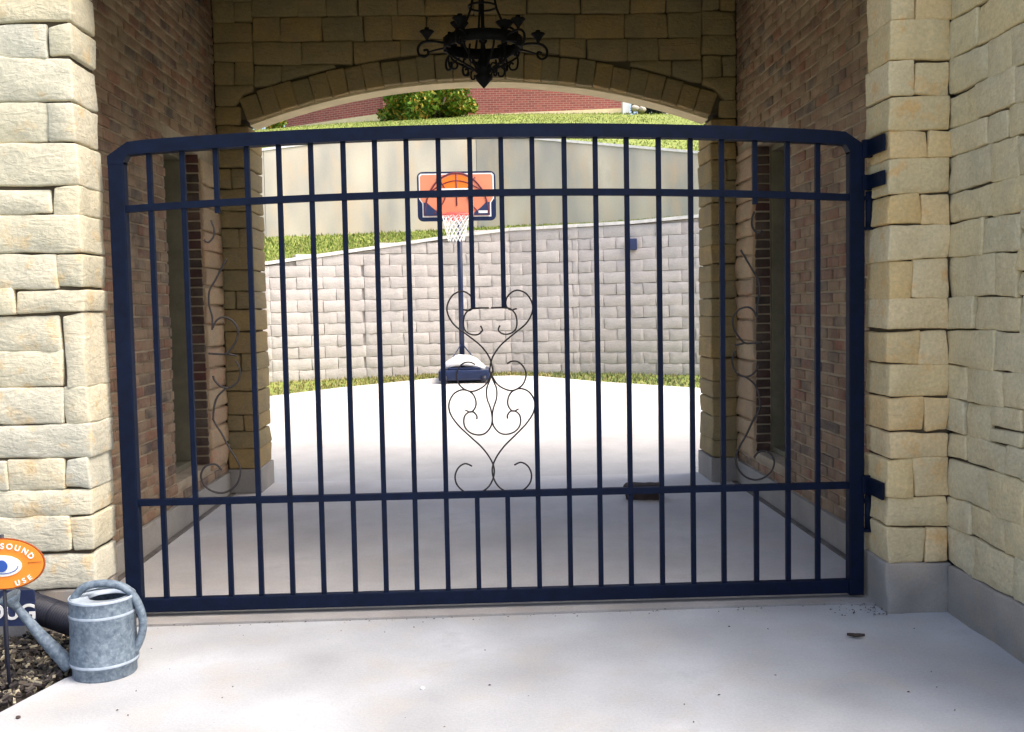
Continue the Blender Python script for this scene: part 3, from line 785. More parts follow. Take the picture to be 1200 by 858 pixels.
# side scrolls
def ss(zx, zy): return G(810+zx/5.364, 280+zy/5.364)
def s7(zx, zy): return G(810+zx/5.364, 430+zy/5.364)
side = [
 [G(884, 248), G(881, 258), G(882, 267), G(888, 273), G(893, 270)],
 [G(868, 293), G(874, 303), G(882, 317), G(889, 329), G(890, 345), G(887, 360), G(888, 374)],
 [G(887, 372), G(883, 364), G(876, 360), G(866, 363), G(859, 373), G(860, 385), G(866, 395), G(873, 402), G(884, 402), G(893, 401)],
 [G(861, 405), G(873, 402)],
 [G(862, 411), G(858, 422), G(861, 434), G(870, 441), G(880, 440), G(887, 433), G(889, 427)],
 [s7(435, 240), s7(425, 275), s7(385, 345), s7(345, 430), s7(305, 500), s7(280, 570), s7(295, 640), s7(340, 690), s7(400, 710), s7(460, 695), s7(505, 655), s7(522, 600), s7(505, 555), s7(470, 532), s7(425, 535), s7(395, 570)],
 [G(873, 441), G(884, 450), G(889, 462), G(891, 478)],
]
sax = (gL+gR)/2
for mir in (0, 1):
    for c in side:
        pts = [(Vector((2*sax-p.x, p.y, p.z)) if mir else p) for p in c]
        if mir: pts = [p+Vector((-.068, 0, 0)) for p in pts]
        b = bmesh.new(); tube(b, smooth(pts, 6), .0052, 6); ob('scroll', b, 'scroll', GT)
# hinges on the right
def hinge(yt, yb, tip, low):
    z1_, z0_ = P(1013, yt, YG).z, P(1013, yb, YG).z
    b = bmesh.new(); xg = gR+pw/2
    # strap from the gate post back along the reveal to the front of the pillar
    vs = [(xg-.01, YG-.034), (XR-.02, YG-.05), (XR-.012, YF-.02)]
    h_ = z1_-z0_
    box(b, xg-.015, XR+.005, YG-.045, YG-.015, z0_, z1_, .003)
    box(b, XR-.024, XR-.008, YF+.015, YG-.02, z0_+.004, z1_-.004, .003)
    ob('hinge', b, 'gate', GT)
    if low:
        b = bmesh.new(); tube(b, [(xg+.02, YG-.03, z0_-.19), (xg+.02, YG-.03, z0_-.005)], .018, 10)
        box(b, xg-.003, xg+.04, YG-.045, YG-.01, z0_-.05, z0_-.03); box(b, xg-.003, xg+.045, YG-.05, YG-.005, z0_-.20, z0_-.185)
        ob('hinge_pin', b, 'gate', GT)
hinge(165, 186, 0, False); hinge(206, 224, 0, True); hinge(556, 577, 0, True)

# ================================================================== chandelier
CX, CY = P(566, 50, 6.7).x, 6.7
CH = thing('chandelier', 'black wrought iron chandelier with curled arms hanging inside the passage', 'chandelier')
def cz(y): return P(566, y, 6.7).z
def add(name, b): return ob(name, b, 'iron', CH)
def ringband(r0, z0, z1, t=.012, n=36):
    b = bmesh.new(); lathe(b, [(r0, z0), (r0, z1), (r0-t, z1), (r0-t, z0), (r0, z0)], n, (CX, CY, 0)); bmesh.ops.remove_doubles(b, verts=b.verts, dist=1e-5); return b
zr = cz(52)
add('ring', ringband(.265, zr-.036, zr+.036, .016)); 
b = bmesh.new()
for k in range(12):
    a_ = 2*math.pi*k/12; p = Vector((CX+.255*math.cos(a_), CY+.255*math.sin(a_), 0))
    b = bmesh.new(); tube(b, [p+Vector((0, 0, zr-.048)), p+Vector((0, 0, zr+.048))], .012, 6); add('stud', b)
b = bmesh.new()
add('upper_ring', ringband(.10, cz(8)-.006, cz(8)+.006, .01, 20))
bt_ = cz(104)
b = bmesh.new(); lathe(b, [(.001, bt_), (.02, bt_+.02), (.05, bt_+.055), (.062, bt_+.08), (.04, bt_+.10), (.065, bt_+.12), (.05, bt_+.15), (.03, bt_+.20), (.018, bt_+.26), (.014, zr), (.03, zr+.02), (.012, zr+.06), (.012, 4.05), (.03, 4.07), (.03, 4.10), (.01, 4.12)], 18, (CX, CY, 0)); add('stem', b)
for k in range(8):
    a_ = 2*math.pi*(k+.35)/8; d = Vector((math.cos(a_), math.sin(a_), 0)); c = Vector((CX, CY, 0))
    b = bmesh.new(); tube(b, smooth([c+d*.255+Vector((0, 0, zr-.02)), c+d*.24+Vector((0, 0, zr-.07)), c+d*.16+Vector((0, 0, zr-.12)), c+d*.07+Vector((0, 0, bt_+.13))], 5), .0075, 6); add('basket_rib', b)
for k in range(6):
    a_ = 2*math.pi*(k+.0)/6+.12; d = Vector((math.cos(a_), math.sin(a_), 0)); c = Vector((CX, CY, 0))
    def q(r_, z_): return c+d*r_+Vector((0, 0, z_))
    b = bmesh.new()
    tube(b, smooth([q(.25, zr), q(.33, zr+.012), q(.40, zr+.005), q(.435, zr-.03), q(.43, zr-.075), q(.395, zr-.09), q(.37, zr-.07), q(.375, zr-.045), q(.40, zr-.05)], 5), .0085, 6)
    tube(b, smooth([q(.26, zr-.03), q(.32, zr-.045), q(.37, zr-.06)], 4), .006, 6)
    arm = add('arm', b)
    b = bmesh.new(); o_ = q(.375, 0); lathe(b, [(.004, zr+.01), (.012, zr+.03), (.035, zr+.06), (.05, zr+.075), (.046, zr+.08), (.02, zr+.065), (.016, zr+.07), (.016, zr+.10), (.001, zr+.10)], 14, o_)
    ob('candle_cup', b, 'iron', arm)
    # lower curls
    b = bmesh.new(); tube(b, smooth([q(.22, zr-.05), q(.235, zr-.10), q(.225, zr-.155), q(.19, zr-.165), q(.175, zr-.14), q(.19, zr-.12), q(.205, zr-.13)], 5), .007, 6)
    tube(b, smooth([q(.06, bt_+.12), q(.10, bt_+.15), q(.14, bt_+.13), q(.135, bt_+.09), q(.105, bt_+.085), q(.10, bt_+.11)], 5), .006, 6); add('curl', b)
for k in range(3):
    a_ = 2*math.pi*k/3+math.pi/2+.2; d = Vector((math.cos(a_), math.sin(a_), 0)); c = Vector((CX, CY, 0))
    def q(r_, z_): return c+d*r_+Vector((0, 0, z_))
    b = bmesh.new(); tube(b, smooth([q(.25, zr+.03), q(.21, zr+.08), q(.15, zr+.12), q(.11, zr+.2), q(.095, cz(8)), q(.07, cz(0)+.1), q(.02, 4.05)], 5), .008, 6); add('hanging_rod', b)
for k in range(4):
    a_ = 2*math.pi*k/4+.75; d = Vector((math.cos(a_), math.sin(a_), 0)); o_ = Vector((CX, CY, 0))+d*.21
    b = bmesh.new(); lathe(b, [(.01, zr+.02), (.015, zr+.05), (.05, zr+.085), (.062, zr+.10), (.055, zr+.105), (.02, zr+.09), (.016, zr+.12), (.001, zr+.12)], 14, o_); add('candle_cup', b)
b = bmesh.new(); z = 4.12; k = 0
while z < 4.38:
    n_ = 10; pts = [Vector((CX+(.012*math.cos(2*math.pi*i/n_) if k % 2 else 0), CY+(0 if k % 2 else .012*math.cos(2*math.pi*i/n_)), z+.018*math.sin(2*math.pi*i/n_))) for i in range(n_+1)]
    tube(b, pts, .003, 5); z += .03; k += 1
add('chain', b)
b = bmesh.new(); lathe(b, [(.001, 4.37), (.05, 4.375), (.06, 4.399)], 18, (CX, CY, 0)); add('ceiling_rose', b)

# ================================================================== back: walls, hoop
BW = thing('block_retaining_wall', 'grey split-face block retaining wall behind the basketball hoop', 'retaining wall')
bh, bwid = .2, .45; nblk = 0; bmrest = bmesh.new()
block_me = []
for k in range(7):
    b = stone(bwid-.004, .16, bh-.003, 1300+k, step=.11, r=.006, amp=.010, jit=.004)
    me = bpy.data.meshes.new('block'); b.to_mesh(me); b.free(); me.materials.append(M['block']); block_me.append(me)
rb = random.Random(12); cells = []
cum = 0
for i in range(len(foot)-1):
    a_, b_ = foot[i], foot[i+1]; ca, cb = crest[i], crest[i+1]
    dx, dy = b_.x-a_.x, b_.y-a_.y; L = math.hypot(dx, dy); ang = math.atan2(dy, dx)
    zbase = -.05
    row = 0; z = zbase+.0
    while z < max(ca.z, cb.z):
        s = -(bwid/2 if row % 2 else 0)
        while s < L-.02:
            s0, s1 = max(s, 0), min(s+bwid, L); tm = (s0+s1)/2/L
            zc = ca.z+(cb.z-ca.z)*tm; gz = a_.z+(b_.z-a_.z)*tm
            if z+bh > gz-.05 and z+bh*.55 < zc and s1-s0 > .06:
                cells.append((a_.x+dx/L*s0, a_.y+dy/L*s0, z, ang, (s1-s0)/bwid, abs((a_.x+b_.x)/2)))
            s += bwid
        z += bh; row += 1
cells.sort(key=lambda c: c[5])
for n_, (x, y, z, ang, sc_, _) in enumerate(cells):
    me = rb.choice(block_me)
    if n_ < 295:
        o = ob('block', me, None, BW, (x, y+rb.uniform(-.006, .006), z), (0, 0, ang)); o.scale = (sc_, 1, 1)
    else:
        mt = Matrix.Translation((x, y, z)) @ Matrix.Rotation(ang, 4, 'Z') @ Matrix.Diagonal((sc_, 1, 1, 1))
        k0 = len(bmrest.verts); bmrest.from_mesh(me); bmrest.verts.ensure_lookup_table()
        for v in bmrest.verts[k0:]: v.co = mt @ v.co
if len(bmrest.verts): o = ob('block', bmrest, 'block', BW); o['kind'] = 'stuff'
# backing and pale cap following the crest
bm = bmesh.new(); A = []
for f_, c_ in zip(foot, crest):
    A.append([bm.verts.new((f_.x, f_.y+.05, -.1)), bm.verts.new((f_.x, f_.y+.05, c_.z-.03)), bm.verts.new((f_.x, f_.y+.3, c_.z-.03)), bm.verts.new((f_.x, f_.y+.3, -.1))])
for a_, b_ in zip(A, A[1:]):
    for i in range(4): bm.faces.new((a_[i], a_[(i+1) % 4], b_[(i+1) % 4], b_[i]))
bmesh.ops.recalc_face_normals(bm, faces=bm.faces); ob('backing', bm, 'block', BW)
for i in range(len(foot)-1):
    a_, b_ = foot[i], foot[i+1]; L = math.hypot(b_.x-a_.x, b_.y-a_.y); n_ = max(1, round(L/.6))
    for k in range(n_):
        t0, t1 = k/n_, (k+1)/n_-.006/L
        p = [(a_.lerp(b_, t), crest[i].lerp(crest[i+1], t)) for t in (t0, t1)]
        b = bmesh.new(); vs = []
        for f_, c_ in p:
            for yy, zz in ((-.03, -.02), (-.03, .035), (.24, .035), (.24, -.02)): vs.append(b.verts.new((f_.x, f_.y+yy, c_.z+zz)))
        for q in ((0, 1, 2, 3), (7, 6, 5, 4), (0, 4, 5, 1), (1, 5, 6, 2), (2, 6, 7, 3), (3, 7, 4, 0)): b.faces.new([vs[j] for j in q])
        bmesh.ops.recalc_face_normals(b, faces=b.faces); ob('cap_stone', b, 'cap', BW)
# dark square box on the wall
p = interp(foot, P(740, 286, 17.0).x); q0 = P(735, 280, p.y-.03); q1 = P(746, 293, p.y-.03)
ob_ = ob('wall_box', bbox(q0.x, q1.x, p.y-.10, p.y+.02, q1.z, q0.z, .01), 'navy'); tag(ob_, 'small dark square box fixed high on the grey block wall', 'utility box')
# poured wall, panels
UW = thing('concrete_wall', 'tall beige poured concrete retaining wall above the grassy bank', 'retaining wall')
for i in range(len(ub)-1):
    a_, b_, c_, d_ = ub[i], ub[i+1], ut[i], ut[i+1]; b = bmesh.new(); vs = []
    g = .004
    n_ = 1
    for k in range(n_):
        b = bmesh.new(); vs = []
        for t in (k/n_+g/2, (k+1)/n_-g/2):
            lo = a_.lerp(b_, t); hi = c_.lerp(d_, t)
            for yy, zz in ((0, lo.z-.3), (0, hi.z), (.25, hi.z), (.25, lo.z-.3)): vs.append(b.verts.new((lo.x, lo.y+yy, zz)))
        for q in ((0, 1, 2, 3), (7, 6, 5, 4), (0, 4, 5, 1), (1, 5, 6, 2), (2, 6, 7, 3), (3, 7, 4, 0)): b.faces.new([vs[j] for j in q])
        bmesh.ops.recalc_face_normals(b, faces=b.faces); ob('panel', b, 'poured', UW)
        b = bmesh.new(); vs = []
        for t in (k/n_+g/2, (k+1)/n_-g/2):
            hi = c_.lerp(d_, t)
            for yy, zz in ((-.02, .003), (-.02, .05), (.27, .05), (.27, .003)): vs.append(b.verts.new((hi.x, hi.y+yy, hi.z+zz)))
        for q in ((0, 1, 2, 3), (7, 6, 5, 4), (0, 4, 5, 1), (1, 5, 6, 2), (2, 6, 7, 3), (3, 7, 4, 0)): b.faces.new([vs[j] for j in q])
        bmesh.ops.recalc_face_normals(b, faces=b.faces); ob('coping', b, 'cap', UW)
b = bmesh.new(); A = []
for lo, hi in zip(ub, ut): A.append([b.verts.new((lo.x, lo.y+.03, lo.z-.3)), b.verts.new((lo.x, lo.y+.03, hi.z-.02)), b.verts.new((lo.x, lo.y+.2, hi.z-.02)), b.verts.new((lo.x, lo.y+.2, lo.z-.3))])
for a_, b_ in zip(A, A[1:]):
    for i in range(4): b.faces.new((a_[i], a_[(i+1) % 4], b_[(i+1) % 4], b_[i]))
bmesh.ops.recalc_face_normals(b, faces=b.faces); ob('backing', b, 'plinth', UW)

# basketball hoop ------------------------------------------------------
base = PP(545, 446); HY = base.y; gz = base.z
BH = thing('basketball_hoop', 'portable basketball hoop with orange ball backboard and white net on the court', 'basketball hoop')
YB_ = HY-.25
def Q(x, y, Y=YB_): return P(x, y, Y)
bl, br = Q(489, 230).x, Q(581, 230).x; btz, bbz = Q(535, 201).z, Q(535, 259).z; bw_ = br-bl; bhh = btz-bbz
def rrect(x0, x1, z0, z1, r_, n_=5):
    pts = []
    for cx_, cz_, a0 in ((x1-r_, z1-r_, 0), (x0+r_, z1-r_, 90), (x0+r_, z0+r_, 180), (x1-r_, z0+r_, 270)):
        for k in range(n_+1): t = math.radians(a0+90*k/n_); pts.append((cx_+r_*math.cos(t), cz_+r_*math.sin(t)))
    return pts
def flat(name, poly, y0, y1, mat, par=BH):
    b = bmesh.new(); prism(b, poly, y0, y1); bmesh.ops.triangulate(b, faces=[f_ for f_ in b.faces if len(f_.verts) > 4]); return ob(name, b, mat, par)
bd = flat('backboard', rrect(bl, br, bbz, btz, .09), YB_, YB_+.03, 'hoop_paint')
ins = .045
def inset(s, x0=bl, x1=br): return s
# white line and orange field (lower corners notched)
def field(i_, n_=.09):
    return [(bl+i_, btz-i_-.03), (bl+i_+.03, btz-i_), (br-i_-.03, btz-i_), (br-i_, btz-i_-.03), (br-i_, bbz+bhh*.45), (br-i_-.05, bbz+bhh*.36), (br-i_-.05, bbz+i_+.035), (bl+i_+.05, bbz+i_+.035), (bl+i_+.05, bbz+bhh*.36), (bl+i_, bbz+bhh*.45)]
flat('white_border', field(.03), YB_-.004, YB_-.001, 'white', bd)
flat('orange_field', field(.05), YB_-.008, YB_-.005, 'board_orange', bd)
mx = (bl+br)/2
flat('navy_corner', [(bl+.102, bbz+.088), (bl+.36, bbz+.088), (bl+.36, bbz+.13), (bl+.24, bbz+.22), (bl+.16, bbz+.30), (bl+.102, bbz+.30)], YB_-.032, YB_-.029, 'navy', bd)
flat('navy_corner', [(br-.102, bbz+.088), (br-.36, bbz+.088), (br-.36, bbz+.13), (br-.24, bbz+.22), (br-.16, bbz+.30), (br-.102, bbz+.30)][::-1], YB_-.032, YB_-.029, 'navy', bd)
flat('label_stripe', [(br-.29, bbz+.12), (br-.14, bbz+.12), (br-.14, bbz+.16), (br-.29, bbz+.16)], YB_-.036, YB_-.033, 'white', bd)
rx, rz_ = bw_*.405, bhh*.86; bz0 = bbz+.085
bp = [(mx+rx*math.cos(math.pi*k/24), bz0+.02+(rz_-.02)*math.sin(math.pi*k/24)) for k in range(25)]
flat('ball', bp, YB_-.020, YB_-.017, 'board_orange', bd)
bright = [(mx-rx*.45, bz0+rz_*.50), (mx+rx*.45, bz0+rz_*.50)]+[(mx+rx*.9*math.cos(t), bz0+.0+(rz_-.03)*math.sin(t)) for t in (math.radians(a__) for a__ in range(60, 121, 6))]
flat('ball_highlight', bright, YB_-.024, YB_-.021, 'ball_orange', bd)
b = bmesh.new()
def arcpts(f_, n_=20): return [f_(k/n_) for k in range(n_+1)]
tube(b, [Vector((p[0], YB_-.024, p[1])) for p in bp], .014, 6)
tube(b, [(mx, YB_-.026, bz0+.16), (mx, YB_-.026, bz0+rz_)], .011, 6)
tube(b, arcpts(lambda t: Vector((mx+rx*.86*(2*t-1), YB_-.027, bz0+rz_*(.55+.27*math.sin(math.pi*t))))), .009, 6)
for sgn in (-1, 1): tube(b, arcpts(lambda t: Vector((mx+sgn*rx*(.72-.38*math.sin(math.pi*t*.9)), YB_-.0275, bz0+.03+rz_*.86*t))), .010, 6)
ob('seam', b, 'seam', bd)
b = bmesh.new(); tx0, tx1, tz0, tz1 = mx-.26, mx+.26, bbz+.09, bbz+.50
for x_, z0_, z1_ in ((tx0, tz0, tz1), (tx1, tz0, tz1)): box(b, x_-.014, x_+.014, YB_-.040, YB_-.034, z0_, z1_)
box(b, tx0-.014, tx1+.014, YB_-.0405, YB_-.0345, tz1, tz1+.028); ob('target_square', b, 'white', bd)
rz0 = Q(534, 252, YB_-.3).z; ry = YB_-.31; rc = .228; rcx = Q(534, 252, ry).x
b = bmesh.new(); n_ = 28; tube(b, [Vector((rcx+rc*math.cos(2*math.pi*k/n_), ry+rc*math.sin(2*math.pi*k/n_), rz0)) for k in range(n_+1)], .013, 8)
box(b, rcx-.06, rcx+.06, ry+rc-.01, YB_-.02, rz0-.05, rz0-.005); box(b, rcx-.16, rcx+.16, YB_-.05, YB_-.03, rz0-.08, rz0+.07)
ob('rim', b, 'rim', BH)
b = bmesh.new(); nz_ = 7; ns = 14; nh = .42
def nr(t): return rc*(1-.55*t+.12*t*t)
for s_ in (1, -1):
    for k in range(ns):
        tube(b, [Vector((rcx+nr(j/nz_)*math.cos(2*math.pi*(k+s_*j*.5)/ns), ry+nr(j/nz_)*math.sin(2*math.pi*(k+s_*j*.5)/ns), rz0-nh*j/nz_)) for j in range(nz_+1)], .0075, 4)
ob('net', b, 'net', BH)
pxp = Q(540, 350, HY+.2).x
b = bmesh.new(); tube(b, [(pxp, HY+.22, gz+.1), (pxp, HY+.22, btz-.35)], .045, 12); ob('pole', b, 'hoop_paint', BH)
b = bmesh.new()
for sx in (-.12, .12): tube(b, [(pxp, HY+.2, btz-.75), (mx+sx, YB_+.03, bbz+.22)], .016, 6); tube(b, [(pxp, HY+.2, btz-.4), (mx+sx, YB_+.03, btz-.2)], .016, 6)
ob('bracket', b, 'hoop_paint', BH)
b = bmesh.new()
for sx in (-.30, .36): tube(b, [(pxp, HY+.2, gz+.62), (pxp+sx, HY-.05, gz+.18)], .011, 6)
ob('strut', b, 'hoop_paint', BH)
b0, b1 = Q(514, 440, HY-.3).x, Q(574, 440, HY-.3).x
b = bmesh.new(); box(b, b0, b1, HY-.45, HY+.45, gz+.03, gz+.2, .035); box(b, b0+.15, b1-.15, HY-.35, HY+.4, gz+.19, gz+.24, .02); bs_ = ob('base_tank', b, 'hoop_paint', BH)
b = bmesh.new()
for sx in (b0+.1, b1-.1): tube(b, [(sx-.04, HY-.44, gz+.055), (sx+.04, HY-.44, gz+.055)], .055, 14)
ob('wheel', b, 'black_plastic', BH)
# white sandbag lying over the tank
b = bmesh.new(); bmesh.ops.create_icosphere(b, subdivisions=3, radius=1)
for v in b.verts:
    c = v.co; n0 = noise.noise(c*2.2)
    v.co = Vector((c.x*.37*(1+.06*n0), c.y*.22, (max(c.z, -.25)*.13)*(1+.25*n0)-.10*c.x*c.x))
for f_ in b.faces: f_.smooth = True
sb = ob('sandbag', b, 'white', None, (pxp+.02, HY-.12, gz+.31)); tag(sb, 'white sandbag draped over the base of the basketball hoop', 'sandbag')

# far house and planting -------------------------------------------------
def hg(x, y): return hill(x, y)
HO = thing('brick_house', 'red brick house on top of the green hillside', 'house')
def house_wall(xp0, xp1, Y0, Y1, yb0, yb1, name='wall'):
    a_ = P(xp0, yb0, Y0); b_ = P(xp1, yb1, Y1); L = math.hypot(b_.x-a_.x, b_.y-a_.y); ang = math.atan2(b_.y-a_.y, b_.x-a_.x)
    z0 = min(a_.z, b_.z)-.6
    b = bmesh.new(); box(b, 0, L, 0, .3, 0, 4.2+.6); ob(name, b, 'house_brick', HO, (a_.x, a_.y, z0), (0, 0, ang))
    b = bmesh.new(); vs = []
    box(b, 0, L, -.06, .0-.003, 0, .6); fo = ob('foundation', b, 'cream', HO, (a_.x, a_.y, z0), (0, 0, ang))
    for v in fo.data.vertices:
        if v.co.z > .3:
            t = v.co.x/L; v.co.z = (a_.z+(b_.z-a_.z)*t)-z0+.0
    return a_, b_, z0
h1 = house_wall(334, 450, 36.0, 34.0, 150, 133)
h2 = house_wall(456, 735, 34.6, 34.4, 139, 127)
ax_, ay_ = P(453, 130, 33.95).x, 33.9
b = bmesh.new(); z = h1[2]
for k in range(26):
    box(b, ax_-.12, ax_+(.16 if k % 2 else .08), ay_, ay_+.75, z+k*.185, z+k*.185+.175)
o = ob('quoin', b, 'house_brick', HO); o['kind'] = 'stuff'
b = bmesh.new(); 
prism(b, [(h1[0].x-.6, h1[2]+4.8), (h2[1].x+.6, h2[2]+4.8), (h2[1].x-2.0, h2[2]+7.2), (h1[0].x+2.0, h1[2]+7.2)], 33.3, 44); ob('roof', b, 'plinth', HO)
ob('wall', bbox(h1[0].x, h2[1].x, 36.6, 43, h1[2], h1[2]+4.8), 'house_brick', HO)

def leaf_cloud(name, c, rx_, ry_, rz_, n_, sz, mat, par, seed, dens=.35):
    rnd_ = random.Random(seed); vs = []; fs = []
    cl_ = [(Vector((rnd_.uniform(-1, 1), rnd_.uniform(-1, 1), rnd_.uniform(-1, 1))), rnd_.uniform(.3, .55)) for _ in range(46)]
    cl_ = [(p, r_) for p, r_ in cl_ if p.length < 1.15]
    k = 0
    while k < n_:
        p, r_ = rnd_.choice(cl_); d = Vector((rnd_.gauss(0, 1), rnd_.gauss(0, 1), rnd_.gauss(0, 1))).normalized()*r_*rnd_.uniform(.55, 1.0)
        q = p+d
        if q.z < -1.1: continue
        q.x *= 1+.12*max(0, -q.z)
        w0 = Vector((c[0]+q.x*rx_, c[1]+q.y*ry_, c[2]+q.z*rz_)); s_ = sz*rnd_.uniform(.6, 1.4)
        u = Vector((rnd_.gauss(0, 1), rnd_.gauss(0, 1), rnd_.gauss(0, 1))).normalized(); v = u.cross(Vector((rnd_.gauss(0, 1), rnd_.gauss(0, 1), rnd_.gauss(0, 1)))).normalized()
        i = len(vs); vs += [w0-u*s_, w0+v*s_*.45, w0+u*s_, w0-v*s_*.45]; fs += [(i, i+1, i+2, i+3)]; k += 1
    me = bpy.data.meshes.new(name); me.from_pydata([tuple(v) for v in vs], [], fs); o = ob(name, me, mat, par); o['kind'] = 'stuff'; return o
def shrub(px0, px1, yt, yb, Y, label, mat, n_, seed, sz=.07, cat='bush', name='bush'):
    a_, b_ = P(px0, yb, Y), P(px1, yb, Y); t = P((px0+px1)/2, yt, Y); rx_ = (b_.x-a_.x)/2; gz_ = min(a_.z, hill((a_.x+b_.x)/2, Y)); rz = (t.z-gz_)/2
    th_ = thing(name, label, cat)
    leaf_cloud('foliage', ((a_.x+b_.x)/2, Y, gz_+rz*.9), rx_*.85, min(rx_, .9), rz*1.12, n_, sz, mat, th_, seed)
    b = bmesh.new()
    for k in range(5):
        rn = random.Random(seed+k); x = (a_.x+b_.x)/2+rn.uniform(-.3, .3)*rx_
        tube(b, [(x, Y, gz_-.1), (x+rn.uniform(-.3, .3)*rx_, Y+rn.uniform(-.2, .2), gz_+rz*1.3)], .03, 6)
    ob('stem', b, 'bark', th_)
shrub(455, 554, 98, 139, 33.0, 'large green bush with yellowing left side against the red brick house', 'bush', 12000, 5, .085)
shrub(741, 762, 112, 130, 33.9, 'dark low shrub right of the white post on the hilltop', 'bush_dark', 900, 15, .07, 'shrub', 'shrub')
shrub(758, 786, 114, 132, 33.7, 'bluish dark shrub nearest the white kerb on the hilltop', 'bush_dark', 1200, 25, .07, 'shrub', 'shrub')
shrub(313, 334, 138, 150, 33.5, 'low grey green shrub at the left corner of the red brick house', 'bush', 900, 35, .07, 'shrub', 'shrub')
a_, b_ = P(729, 130, 34.0), P(737, 119, 34.0)
wp = ob('post', bbox(a_.x, b_.x, 33.9, 34.15, a_.z-.3, b_.z, .02), 'white'); tag(wp, 'short white post at the right corner of the red brick house', 'post')
a_, b_ = P(775, 131, 33.6), P(812, 128, 33.6)
kb = ob('kerb', bbox(a_.x, b_.x+1.5, 33.5, 33.8, a_.z-.3, b_.z, .02), 'cap'); tag(kb, 'pale kerb on the hilltop right of the dark shrubs', 'kerb')
for k, (x_, y_) in enumerate(((744, 129), (752, 130))):
    p = P(x_, y_-2, 33.3); b = bmesh.new(); bmesh.ops.create_icosphere(b, subdivisions=2, radius=.16)
    for v in b.verts: v.co *= 1+.25*noise.noise(v.co*5+Vector((k*7, 0, 0))); v.co.z *= .7
    o = ob('boulder', b, 'plinth_in', None, p); tag(o, 'rounded beige boulder under the dark shrub, ' + ('next to the white post' if k == 0 else 'further from the white post'), 'boulder', 'boulders on the hilltop')

# ================================================================== foreground things
# wood chock on the passage floor
c0, c1 = PG(731, 585, .012), PG(772, 593, .012)
b = stone(.30, .14, .115, 4242, step=.05, r=.012, amp=.014, jit=.012)
o = ob('wood_block', b, 'wood', None, (c0.x, c0.y-.02, .012), (0, 0, -.28)); tag(o, 'dark brown rough block lying on the passage floor behind the gate', 'block')
# dead leaf
p = PG(1003, 748); b = bmesh.new(); pts = []
ctr = []
for k in range(9):
    t = k/8; w_ = .018*math.sin(math.pi*min(1, t*1.05))+.001; z = .004+.012*abs(t-.5)
    ctr.append([b.verts.new((-.04+.08*t, -w_, z+.010)), b.verts.new((-.04+.08*t, 0, z)), b.verts.new((-.04+.08*t, w_, z+.012))])
for a_, c_ in zip(ctr, ctr[1:]):
    for i in range(2): b.faces.new((a_[i], c_[i], c_[i+1], a_[i+1]))
o = ob('leaf', b, 'leaf_dead', None, (p.x, p.y, .001), (0, 0, -.2)); tag(o, 'dark curled dead leaf on the driveway near the right pillar', 'leaf')
def pebble(px, py, r_, mat, label, nm='pebble'):
    p = PG(px, py); b = bmesh.new(); bmesh.ops.create_icosphere(b, subdivisions=2, radius=r_)
    for v in b.verts: v.co *= 1+.3*noise.noise(v.co*60); v.co.z *= .6
    o = ob(nm, b, mat, None, (p.x, p.y, r_*.5)); tag(o, label, 'pebble')
pebble(495, 808, .010, 'white', 'tiny white pebble on the driveway left of centre')
pebble(21, 842, .010, 'leaf_dead', 'tiny dark pebble on the driveway at the bottom left corner')

# grit and dirt gathered along the threshold and wall feet
rg_ = random.Random(90); vs = []; fs = []
for k in range(300):
    m_ = rg_.random()
    if m_ < .45: x, y, z = rg_.uniform(XL+.05, XR-.05), 4.865+rg_.gauss(0, .03), .004
    elif m_ < .90: x, y, z = XR-abs(rg_.gauss(0, .12)), rg_.uniform(4.7, 4.99), .006
    else: x, y, z = rg_.uniform(-1.7, 2.2), rg_.uniform(3.5, 4.8), .002
    a_ = rg_.uniform(0, 6.28); l = rg_.uniform(.002, .008); i = len(vs)
    for q in range(4): t = a_+q*math.pi/2; vs.append((x+l*math.cos(t)*(1 if q % 2 else .5), y+l*math.sin(t)*(1 if q % 2 else .5), z+.001))
    vs.append((x, y, z+l*.7)); fs += [(i+q, i+(q+1) % 4, i+4) for q in range(4)]
me = bpy.data.meshes.new('grit'); me.from_pydata(vs, [], fs); o = ob('grit', me, 'mulch'); tag(o, 'scattered dark grit on the driveway and along the threshold under the gate', 'grit', kind='stuff')
